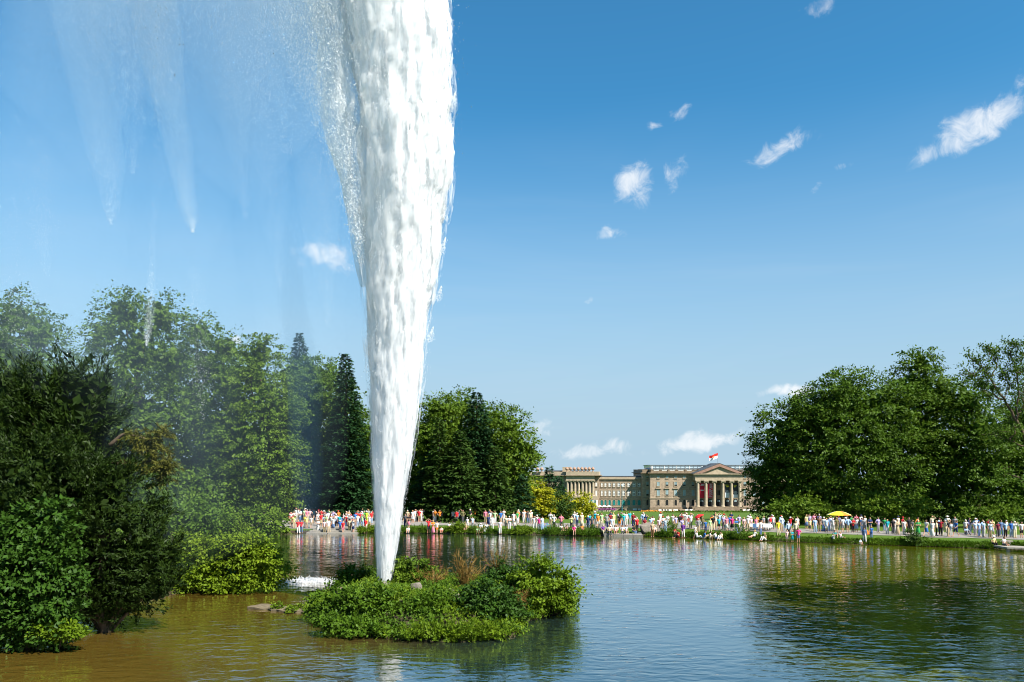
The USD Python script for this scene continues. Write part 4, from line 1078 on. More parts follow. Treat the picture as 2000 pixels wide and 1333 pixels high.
def flag_half(v0, v1):
    n, k = 22, 4
    out = []
    for side in (0, 1):
        for j in range(k):
            for i in range(n):
                s, t = i / (n - 1), v0 + (v1 - v0) * j / (k - 1)
                x = uf - .1 - s * 4.3
                z = zt(885) - t * 2.6 - s * 1.5 + .22 * math.sin(s * 7) * s
                out.append((x, 3 + .35 * math.sin(s * 8 + t) * s + .03 * side, z))
    i, j = np.meshgrid(np.arange(k - 1), np.arange(n - 1), indexing='ij')
    q = np.stack([i * n + j, i * n + j + 1, (i + 1) * n + j + 1, (i + 1) * n + j], -1).reshape(-1, 4)
    f = np.vstack([q[:, [0, 1, 2]], q[:, [0, 2, 3]]])
    return W0.place(trimesh.Trimesh(np.array(out), np.vstack([f, f[:, ::-1] + n * k]), process=False))


obj('red_stripe', flag_half(0, .5), FR, fp, smooth=True)
obj('white_stripe', flag_half(.503, 1), FWH, fp, smooth=True)
e = lathe([(0, .0), (.42, .02), (.42, .08), (0, .1)], 10); e.apply_transform(trimesh.transformations.rotation_matrix(PI / 2, [1, 0, 0])); e.apply_translation([uf - 2.4, 2.45, zt(885) - 2.2])
obj('crest', W0.place(e), simple('crest_gold', (.5, .28, .1), rough=.6), fp)

# ---- link building
W1 = Wall(1169.5, 416, 1255.5, 412.6)
lk = thing('link_building', 'lower sandstone range with rows of white windows joining palace and wing', 'building')
zz = lambda py, u: W1.z(py, u)
zr = W1.z(936.6, W1.len)
zl = zr
obj('wall', W1.box(0, W1.len, GZP - 1, zr, -14, 0), SAND, lk)
obj('cornice', cat([W1.box(0, W1.len, zr, zr + .5, -14, .6), W1.box(0, W1.len, zr + .502, zr + 1.1, -14, -.4)]), SAND_LT, lk)
obj('roof', W1.poly([(0, zr + 1.1), (W1.len, zr + 1.1), (W1.len, zr + 1.6), (0, zr + 1.6)], -13, -1), SLATE, lk)
wz = lambda py: W1.z(py, W1.u(1218))
obj('string_course', cat([W1.box(0, W1.len, wz(974.2), wz(973.2), 0, .25), W1.box(0, W1.len, wz(991.2), wz(990.4), 0, .3)]), SAND_LT, lk)
for k, px in enumerate((1175.6, 1182.7, 1190.8, 1199.4, 1208.6, 1218.2, 1228, 1238.2, 1248.4)):
    w = 3.4 + .25 * k
    window(W1, lk, px, 947.3, w, 7.4, 'cross', pane=simple(f'link_pane_{k}', (.05, .06, .08), rough=.12))
    window(W1, lk, px, 963.6, w, 10.2, 'cross', pane=stage.GetPrimAtPath(f'/World/Looks/link_pane_{k}') and UsdShade.Material.Get(stage, f'/World/Looks/link_pane_{k}'))
    window(W1, lk, px, 982, w + .6, 10.4, 'arch', pane=TEAL)
ua0, ua1 = W1.u(1205), W1.u(1223)
am = [((ua0 + ua1) / 2 + (ua1 - ua0) / 2 * math.cos(a), GZP - .3 + (wz(994) - GZP + .3) * math.sin(a)) for a in np.linspace(0, PI, 12)]
obj('carriage_arch', W1.poly(am, .31, .36), DARK, lk)
for px in (1240, 1250):
    obj('basement_window', W1.box(W1.u(px) - 1.0, W1.u(px) + 1.0, wz(997), wz(993.4), .02, .1), WHITE, lk)

# ---- wing with the giant columns
W2 = Wall(1030, 419, 1170, 414)
wg = thing('palace_wing', 'columned sandstone wing with stone vases along its roof', 'building')
wz2 = lambda py: W2.z(py, W2.u(1135))
obj('wall', W2.box(0, W2.len, GZP - 1, wz2(931), -25, 0), SAND, wg)
ub0, ub1 = W2.u(1106), W2.u(1161.5)
obj('cornice', cat([W2.box(-.3, W2.len + .6, wz2(931), wz2(930), -25.5, .8), W2.box(-.6, W2.len + 1, wz2(930) + .002, wz2(928.6), -25.5, 1.6), W2.box(ub0 - .4, ub1 + 2.6, wz2(930) + .004, wz2(928.4), 1.6, 3.2)]), SAND_DK, wg)
obj('attic', cat([W2.box(0, W2.len, wz2(928.6), wz2(922), -25, -.2), W2.box(ub0, ub1 + 2.2, wz2(928.4), wz2(921.4), -.19, 2.2)]), SAND_LT, wg)
obj('entablature', W2.box(ub0, ub1, wz2(937.6), wz2(930) - .002, 0, 2.4), SAND_LT, wg)
obj('portico_floor', W2.box(ub0, ub1 + 1.5, GZP - 1, wz2(969), 0, 3.0), SAND_LT, wg)
for px in (1108.4, 1115.7, 1123, 1130.3, 1137.5, 1144.5, 1151.5, 1158.2):
    u = W2.u(px, 1.6)
    m = column(wz2(937.6) - wz2(969), .72, 12); p = W2.A + W2.t * u + W2.n * 1.6
    m.apply_translation([p[0], p[1], wz2(969)]); obj('column', m, SAND_LT, wg, smooth=35)
for px in (1112, 1119.3, 1126.6, 1134, 1141, 1148, 1155):
    window(W2, wg, px, 953, 3.2, 22, pane=DARK)
for py, h in ((946.5, 7), (963.5, 10)):
    window(W2, wg, 1164.8, py, 3.4, h, 'cross', pane=WHITE)
vase = [(0, 0), (.55, 0), (.55, .25), (.2, .4), (.2, .7), (.75, 1.1), (.95, 1.7), (.8, 2.2), (.5, 2.35), (.62, 2.5), (.3, 2.8), (0, 2.95)]
PINK = simple('pinkish_stone', (.30, .19, .14), rough=.9, noise=.25, nscale=1.5)
for px in (1050.6, 1058.6, 1107.5, 1114.8, 1122.2, 1129.7, 1137, 1144, 1151.2, 1158.2):
    u = W2.u(px)
    m = lathe(vase, 10); p = W2.A + W2.t * u + W2.n * 1.2
    m.apply_transform(np.diag([1.0, 1, .82, 1])); m.apply_translation([p[0], p[1], wz2(921.4) if px > 1100 else wz2(922)]); obj('vase', m, PINK, wg, smooth=35)
obj('roof_block', W2.box(W2.u(1098), W2.u(1112), wz2(922), wz2(912.6), -8, -2), SAND_LT, wg)
obj('roof', W2.box(W2.u(1060), W2.u(1150), wz2(922), wz2(919.4), -22, -8.01), SLATE, wg)
for k, px in enumerate((1136, 1140.5, 1147.5, 1151, 1154.5, 1158, 1161.5, 1165)):
    u = W2.u(px, 3)
    obj('shutter', W2.box(u - .75, u + .75, wz2(987.5), wz2(976.5), 3.01, 3.12), TEAL if k % 2 == 0 else WHITE, wg)
obj('terrace_wall', W2.box(W2.u(1142), W2.len + .5, GZP - 1, wz2(990), 3.0, 9.0), SAND, wg)

# ---- terrace: tent, benches, planting, lamp
zg = lambda X, Y: float(ground_z(X, Y)[0])
tent = thing('white_marquee', 'white awning with tables hung with flowers beside the columned wing', 'awning')
for k in range(3):
    Yt = 405 - 2 * k
    a, b = at(1167.5 + 9 * k, 990, Yt), at(1176.5 + 9 * k, 990, Yt)
    w = b[0] - a[0]
    m = trimesh.Trimesh([[0, 0, 0], [w, 0, 0], [w, 3, 0], [0, 3, 0], [w / 2, 1.5, .8]], [[0, 1, 4], [1, 2, 4], [2, 3, 4], [3, 0, 4], [0, 2, 1], [0, 3, 2]], process=False)
    m.apply_translation(a); obj('canopy', m, WHITE, tent)
    for x in (0.05, w - .05):
        obj('post', box(a[0] + x - .05, Yt + .05, zg(a[0], Yt), a[0] + x + .05, Yt + .15, a[2]), WHITE, tent)
for k, px in enumerate((1171, 1177, 1181, 1186, 1190, 1196, 1199)):
    c = at(px, 996, 399)
    t = thing('flower_tub', ['pale tub of purple flowers at the left end under the awning', 'second pale flower tub from left under the awning', 'third pale flower tub from left under the awning', 'middle pale flower tub before the awning',
              'pale flower tub right of the middle one', 'pale flower tub second from right by the arch', 'rightmost pale flower tub by the dark carriage arch'][k], 'flower tub', (c[0], c[1], zg(c[0], c[1])))
    obj('tub', lathe([(0, 0), (.5, 0), (.7, 1.0), (.6, 1.0), (0, .9)], 8), simple('cream_tub', (.5, .46, .33), rough=.8) if k == 0 else UsdShade.Material.Get(stage, '/World/Looks/cream_tub'), t)
    rg = np.random.default_rng(320 + k); n = 90
    v, f = leaves(rg.normal(0, .45, (n, 3)) * [1, 1, .5] + [0, 0, 1.45], rg.normal(size=(n, 3)), rg.normal(size=(n, 3)), .5, .35)
    obj('flowers', trimesh.Trimesh(v, f, process=False), simple('purple_flower', (.22, .07, .18), rough=.8) if k == 0 else UsdShade.Material.Get(stage, '/World/Looks/purple_flower'), t)


def bench(px, py, label):
    c = at(px, py, 396.5); z = zg(c[0], c[1])
    t = thing('white_bench', label, 'bench', (c[0], c[1], z), group='white benches on the palace terrace')
    obj('seat', box(-1.1, -.25, .62, 1.1, .25, .70), WHITE, t); obj('backrest', box(-1.1, .26, .75, 1.1, .32, 1.35), WHITE, t)
    for x in (-1, .9):
        obj('leg', box(x, -.2, 0, x + .1, .3, .62), WHITE, t)


for k, px in enumerate((1291, 1296.5, 1302, 1307.5, 1320, 1343, 1349, 1456, 1461.5, 1473)):
    bench(px, 998, ['first white bench from the left on the terrace', 'second white bench from the left', 'third white bench from the left', 'fourth white bench from the left', 'white bench standing alone before the lower windows',
                    'white bench left of the portico podium', 'white bench touching the left end of the podium', 'white bench right of the portico', 'second white bench right of the portico', 'rightmost white bench beside the dark tree'][k])
tp = at(1210.6, 995, 413)
lamp = thing('lamp_post', 'slim blue green lamp post before the carriage arch', 'lamp post', (tp[0], tp[1] - 8, zg(tp[0], tp[1] - 8)))
hl = at(1210.6, 949, 405)[2] - zg(tp[0], tp[1] - 8)
LMP = simple('blue_green_paint', (.02, .12, .14), rough=.4)
obj('post', lathe([(0, 0), (.28, 0), (.28, 2.4), (.16, 2.6), (.09, hl - .6), (.09, hl - .4), (0, hl - .4)], 8), LMP, lamp)
obj('lantern', lathe([(0, hl - .5), (.3, hl - .4), (.45, hl + .3), (.1, hl + .6), (0, hl + .7)], 8), simple('lamp_glass', (.5, .6, .65), rough=.2), lamp)


def bed(name, label, px0, px1, Y, mat, h, n, seed, py=999, cat_='flower bed'):
    rg = np.random.default_rng(seed)
    a, b = at(px0, py, Y), at(px1, py, Y)
    P = a + (b - a) * rg.random((n, 1)) + rg.normal(0, .5, (n, 3)) * [0, 1, 0]
    P[:, 2] = ground_z(P[:, 0], P[:, 1]) + rg.random(n) * h
    v, f = leaves(P, rg.normal(size=(n, 3)), rg.normal(size=(n, 3)) + [0, -1, 1], .7, .5)
    obj(name, trimesh.Trimesh(v, f, process=False), mat, None, label=label, cat=cat_)


ORG = simple('orange_flower', (.42, .17, .015), rough=.8, noise=.4, nscale=2)
bed('flower_bed', 'orange flower bed at the foot of the left palace wall', 1250, 1358, 399.5, ORG, .7, 900, 331)
bed('flower_bed', 'orange flower bed right of the portico podium', 1452, 1500, 399.5, ORG, .7, 400, 332)
bed('clipped_hedge', 'dark clipped hedge line across the palace lawn', 1295, 1500, 372, LM['turf'], .5, 1400, 333, cat_='hedge')
pth = at(1240, 1000, 392); pt2 = at(1500, 1000, 392)
rows = []
for y in np.linspace(388, 392.5, 4):
    for x in np.linspace(pth[0], pt2[0], 30):
        rows.append((x, y, zg(x, y) + .05))
i, j = np.meshgrid(np.arange(3), np.arange(29), indexing='ij')
q = np.stack([i * 30 + j, i * 30 + j + 1, (i + 1) * 30 + j + 1, (i + 1) * 30 + j], -1).reshape(-1, 4)
obj('terrace_path', trimesh.Trimesh(np.array(rows), np.vstack([q[:, [0, 1, 2]], q[:, [0, 2, 3]]])), GRAVEL, None, label='pale gravel walk in front of the palace terrace', cat='path', kind='structure')
shrub('round_shrub', 'small round shrub in front of the palace podium', [(1396, 994, 5, 4), (1393, 996, 4, 3), (1400, 996, 4, 3)], 385, 'lime', 340, 1396, clump=.5, per=16, L=.5, W=.3, stem_r=.06)
# woodland behind the palace closes the view to the sides

# ------------------------------------------------------------------ people
MM = manifold3d.Manifold


def sph(p, r, n=6):
    return MM.sphere(r, n).translate([float(c) for c in p])


def bone(a, b, ra, rb, n=6):
    return MM.batch_hull([sph(a, ra, n), sph(b, rb, n)])


def to_tm(m):
    g = m.to_mesh()
    return np.array(g.vert_properties[:, :3], float), np.array(g.tri_verts)


BASE = dict(head=(0, -.015, 1.62), neck=(0, .01, 1.46), chest=(0, 0, 1.29), waist=(0, 0, 1.08), pelvis=(0, 0, .95),
            shl=(-.175, .01, 1.41), shr=(.175, .01, 1.41), ell=(-.225, .03, 1.13), elr=(.225, .03, 1.13), wrl=(-.22, -.06, .88), wrr=(.22, -.06, .88),
            hpl=(-.085, 0, .93), hpr=(.085, 0, .93), knl=(-.095, -.02, .5), knr=(.095, -.02, .5), anl=(-.1, .02, .08), anr=(.1, .02, .08), tol=(-.12, -.15, .03), tor=(.12, -.15, .03))
POSES = {
    'stand': {}, 'relaxed': dict(knr=(.13, -.06, .5), anr=(.17, -.03, .08), tor=(.24, -.18, .03), pelvis=(-.03, 0, .95), wrr=(.2, -.02, .86)),
    'photo': dict(ell=(-.26, -.16, 1.27), elr=(.26, -.16, 1.27), wrl=(-.07, -.27, 1.56), wrr=(.07, -.27, 1.56)),
    'shade': dict(elr=(.36, -.1, 1.47), wrr=(.12, -.17, 1.68)),
    'onhead': dict(ell=(-.36, .0, 1.55), elr=(.36, 0, 1.55), wrl=(-.1, .02, 1.74), wrr=(.1, .02, 1.74)),
    'hips': dict(ell=(-.37, .07, 1.17), elr=(.37, .07, 1.17), wrl=(-.17, -.03, 1.0), wrr=(.17, -.03, 1.0)),
    'crossed': dict(ell=(-.24, -.08, 1.15), elr=(.24, -.08, 1.15), wrl=(.1, -.2, 1.2), wrr=(-.1, -.2, 1.17)),
    'walk': dict(knl=(-.09, -.2, .5), anl=(-.09, -.28, .08), tol=(-.1, -.45, .05), knr=(.09, .08, .48), anr=(.09, .36, .14), tor=(.1, .24, .03), ell=(-.23, .17, 1.15), wrl=(-.22, .2, .9), elr=(.23, -.06, 1.13), wrr=(.21, -.28, .98)),
    'sit': dict(head=(0, -.06, .79), neck=(0, -.02, .64), chest=(0, 0, .48), waist=(0, .03, .27), pelvis=(0, .03, .14), shl=(-.17, 0, .59), shr=(.17, 0, .59), ell=(-.23, -.12, .36), elr=(.23, -.12, .36), wrl=(-.1, -.36, .42), wrr=(.1, -.36, .42),
                hpl=(-.09, .02, .13), hpr=(.09, .02, .13), knl=(-.14, -.4, .45), knr=(.14, -.4, .45), anl=(-.12, -.6, .08), anr=(.12, -.6, .08), tol=(-.14, -.78, .04), tor=(.14, -.78, .04)),
    'lean': dict(head=(0, .08, .76), neck=(0, .12, .62), chest=(0, .1, .46), waist=(0, .06, .27), pelvis=(0, .03, .14), shl=(-.17, .13, .57), shr=(.17, .13, .57), ell=(-.25, .3, .34), elr=(.25, .3, .34), wrl=(-.25, .36, .06), wrr=(.25, .36, .06),
                 hpl=(-.09, .02, .13), hpr=(.09, .02, .13), knl=(-.1, -.42, .2), knr=(.12, -.38, .32), anl=(-.1, -.82, .07), anr=(.12, -.7, .07), tol=(-.1, -.92, .16), tor=(.13, -.84, .1)),
    'edge': dict(head=(0, -.06, .79), neck=(0, -.02, .64), chest=(0, 0, .48), waist=(0, .03, .27), pelvis=(0, .03, .14), shl=(-.17, 0, .59), shr=(.17, 0, .59), ell=(-.23, -.05, .34), elr=(.23, -.05, .34), wrl=(-.12, -.3, .26), wrr=(.12, -.3, .26),
                 hpl=(-.09, .02, .13), hpr=(.09, .02, .13), knl=(-.12, -.42, .14), knr=(.12, -.42, .14), anl=(-.12, -.46, -.3), anr=(.12, -.46, -.3), tol=(-.13, -.6, -.36), tor=(.13, -.6, -.36)),
}
for _p in ('sit', 'lean', 'edge'):
    POSES[_p]['low'] = True
RAD = dict(head=.1, neck=.055, chest=.13, waist=.115, pelvis=.13, sh=.06, el=.043, wr=.032, hp=.09, kn=.06, an=.042, to=.035)


def J(pose):
    j = dict(BASE); j.update(POSES[pose]); j.pop('low', None)
    return {k: np.array(v, float) for k, v in j.items()}


_cache = {}


def piece(kind, pose):
    if (kind, pose) in _cache:
        return _cache[kind, pose]
    j, R = J(pose), RAD
    low = POSES[pose].get('low')
    B = []
    if kind == 'body':
        h = j['head']
        B = [MM.sphere(.1, 10).scale([.86, .98, 1.16]).translate([float(c) for c in h]), sph(h + [0, -.1, -.015], .022, 6), bone(h + [0, .01, -.05], j['neck'], .06, .058), bone(j['neck'], j['chest'], .06, .1)]
        B += [MM.batch_hull([sph(j['shl'], .055), sph(j['shr'], .055), sph(j['chest'], .12)]), bone(j['chest'], j['waist'], .13, .11), bone(j['waist'], j['pelvis'], .11, .125), MM.batch_hull([sph(j['hpl'], .085), sph(j['hpr'], .085), sph(j['pelvis'], .115)])]
        for s in 'lr':
            w, e = j['wr' + s], j['el' + s]
            d = (w - e) / np.linalg.norm(w - e)
            B += [bone(j['sh' + s], e, .052, .042), bone(e, w, .042, .03), MM.batch_hull([sph(w, .028, 6), sph(w + d * .09 + [.018, 0, 0], .018, 6), sph(w + d * .09 - [.018, 0, 0], .018, 6)]), bone(w + d * .02, w + d * .06 + np.array([0, -.045, 0]), .014, .011, 6)]
            B += [bone(j['hp' + s], j['kn' + s], .088, .058), bone(j['kn' + s], j['an' + s], .056, .038), bone(j['an' + s] - [0, 0, .02], j['to' + s], .042, .032)]
    elif kind in ('shirt', 'long_shirt'):
        B = [MM.batch_hull([sph(j['shl'], .075), sph(j['shr'], .075), sph(j['chest'] + [0, 0, .03], .135)]), bone(j['chest'], j['waist'], .15, .14), bone(j['waist'], j['pelvis'] - (0 if low else .05) * np.array([0, 0, 1]), .14, .152),
             MM.batch_hull([sph(j['shl'], .07), sph(j['shr'], .07), sph(j['neck'] - [0, 0, .03], .07)])]
        for s in 'lr':
            k = 1.0 if kind == 'long_shirt' else .55
            e = j['sh' + s] + (j['el' + s] - j['sh' + s]) * k
            B.append(bone(j['sh' + s], e, .075, .062))
            if kind == 'long_shirt':
                B.append(bone(e, j['el' + s] + (j['wr' + s] - j['el' + s]) * .9, .062, .046))
    elif kind in ('trousers', 'shorts'):
        B = [MM.batch_hull([sph(j['hpl'], .105), sph(j['hpr'], .105), sph(j['pelvis'] + [0, 0, .04], .125)])]
        for s in 'lr':
            if kind == 'trousers':
                B += [bone(j['hp' + s], j['kn' + s], .106, .08), bone(j['kn' + s], j['an' + s] + [0, 0, .02], .08, .068)]
            else:
                B += [bone(j['hp' + s], j['hp' + s] + (j['kn' + s] - j['hp' + s]) * .85, .11, .092)]
    elif kind in ('skirt', 'long_skirt'):
        if low:
            B = [MM.batch_hull([sph(j['hpl'], .12), sph(j['hpr'], .12), sph(j['knl'], .09), sph(j['knr'], .09)])]
        else:
            z = .42 if kind == 'skirt' else .12
            B = [MM.cylinder(j['pelvis'][2] + .08 - z, .24 if kind == 'skirt' else .29, .14, 12).scale([1, .8, 1]).translate([float(j['pelvis'][0]), 0, z])]
    elif kind == 'hair':
        h = j['head']
        B = [MM.sphere(.112, 10).scale([.92, .95, 1.12]).translate([float(c) for c in h + [0, .022, .028]])]
    elif kind == 'long_hair':
        h = j['head']
        B = [MM.sphere(.114, 10).scale([.94, .95, 1.12]).translate([float(c) for c in h + [0, .025, .028]]), bone(h + [0, .06, 0], h + [0, .1, -.2], .085, .06)]
    elif kind == 'cap':
        h = j['head']
        B = [MM.sphere(.115, 10).scale([.95, 1, .85]).translate([float(c) for c in h + [0, .005, .055]]) ^ MM.cube([1, 1, 1], True).translate([float(h[0]), float(h[1]), float(h[2] + .54)]), MM.cylinder(.018, .09, .09, 10).scale([1, .9, 1]).translate([float(c) for c in h + [0, -.09, .045]])]
    elif kind == 'sun_hat':
        h = j['head']
        B = [MM.cylinder(.02, .2, .18, 12).translate([float(c) for c in h + [0, 0, .05]]), MM.cylinder(.09, .115, .09, 10).translate([float(c) for c in h + [0, .0, .06]])]
    elif kind == 'backpack':
        c = j['chest'] + [0, .19, -.06]
        B = [MM.batch_hull([sph(c + [x, y, z], .05, 6) for x in (-.1, .1) for y in (-.04, .04) for z in (-.17, .17)])]
    m = B[0]
    for b in B[1:]:
        m = m + b
    _cache[kind, pose] = to_tm(m)
    return _cache[kind, pose]


COL = {
    'white': (.50, .49, .47), 'cream': (.50, .44, .30), 'beige': (.36, .28, .18), 'khaki': (.24, .19, .11), 'olive': (.11, .10, .045), 'grey': (.20, .20, .21), 'dark grey': (.06, .06, .065), 'black': (.014, .014, .016),
    'navy': (.018, .028, .085), 'blue': (.03, .11, .34), 'light blue': (.26, .38, .55), 'pale blue': (.38, .46, .56), 'turquoise': (.02, .28, .34), 'teal': (.015, .16, .17), 'green': (.03, .22, .06), 'light green': (.30, .46, .22),
    'lime': (.32, .50, .03), 'yellow': (.62, .50, .03), 'pale yellow': (.58, .52, .22), 'orange': (.56, .17, .025), 'red': (.46, .02, .025), 'dark red': (.18, .012, .02), 'maroon': (.11, .015, .03), 'pink': (.52, .16, .22), 'hot pink': (.50, .03, .16),
    'pale pink': (.54, .36, .36), 'lavender': (.32, .28, .46), 'purple': (.11, .03, .20), 'brown': (.11, .06, .03), 'denim': (.08, .13, .24), 'pale denim': (.24, .32, .43),
}
SKINS = [(.42, .24, .16), (.48, .29, .20), (.36, .19, .12), (.45, .25, .17)]
HAIRS = {'brown hair': (.045, .024, .012), 'dark hair': (.012, .009, .008), 'blond hair': (.30, .20, .085), 'grey hair': (.32, .31, .30), 'white hair': (.52, .51, .49)}
_cm = {}


def cloth(name, col):
    if name not in _cm:
        _cm[name] = simple(name.replace(' ', '_') + ('' if 'hair' in name or 'skin' in name else '_cloth'), col, rough=.85, spec=.12)
    return _cm[name]


def garment(name):
    return cloth(name, COL[name])


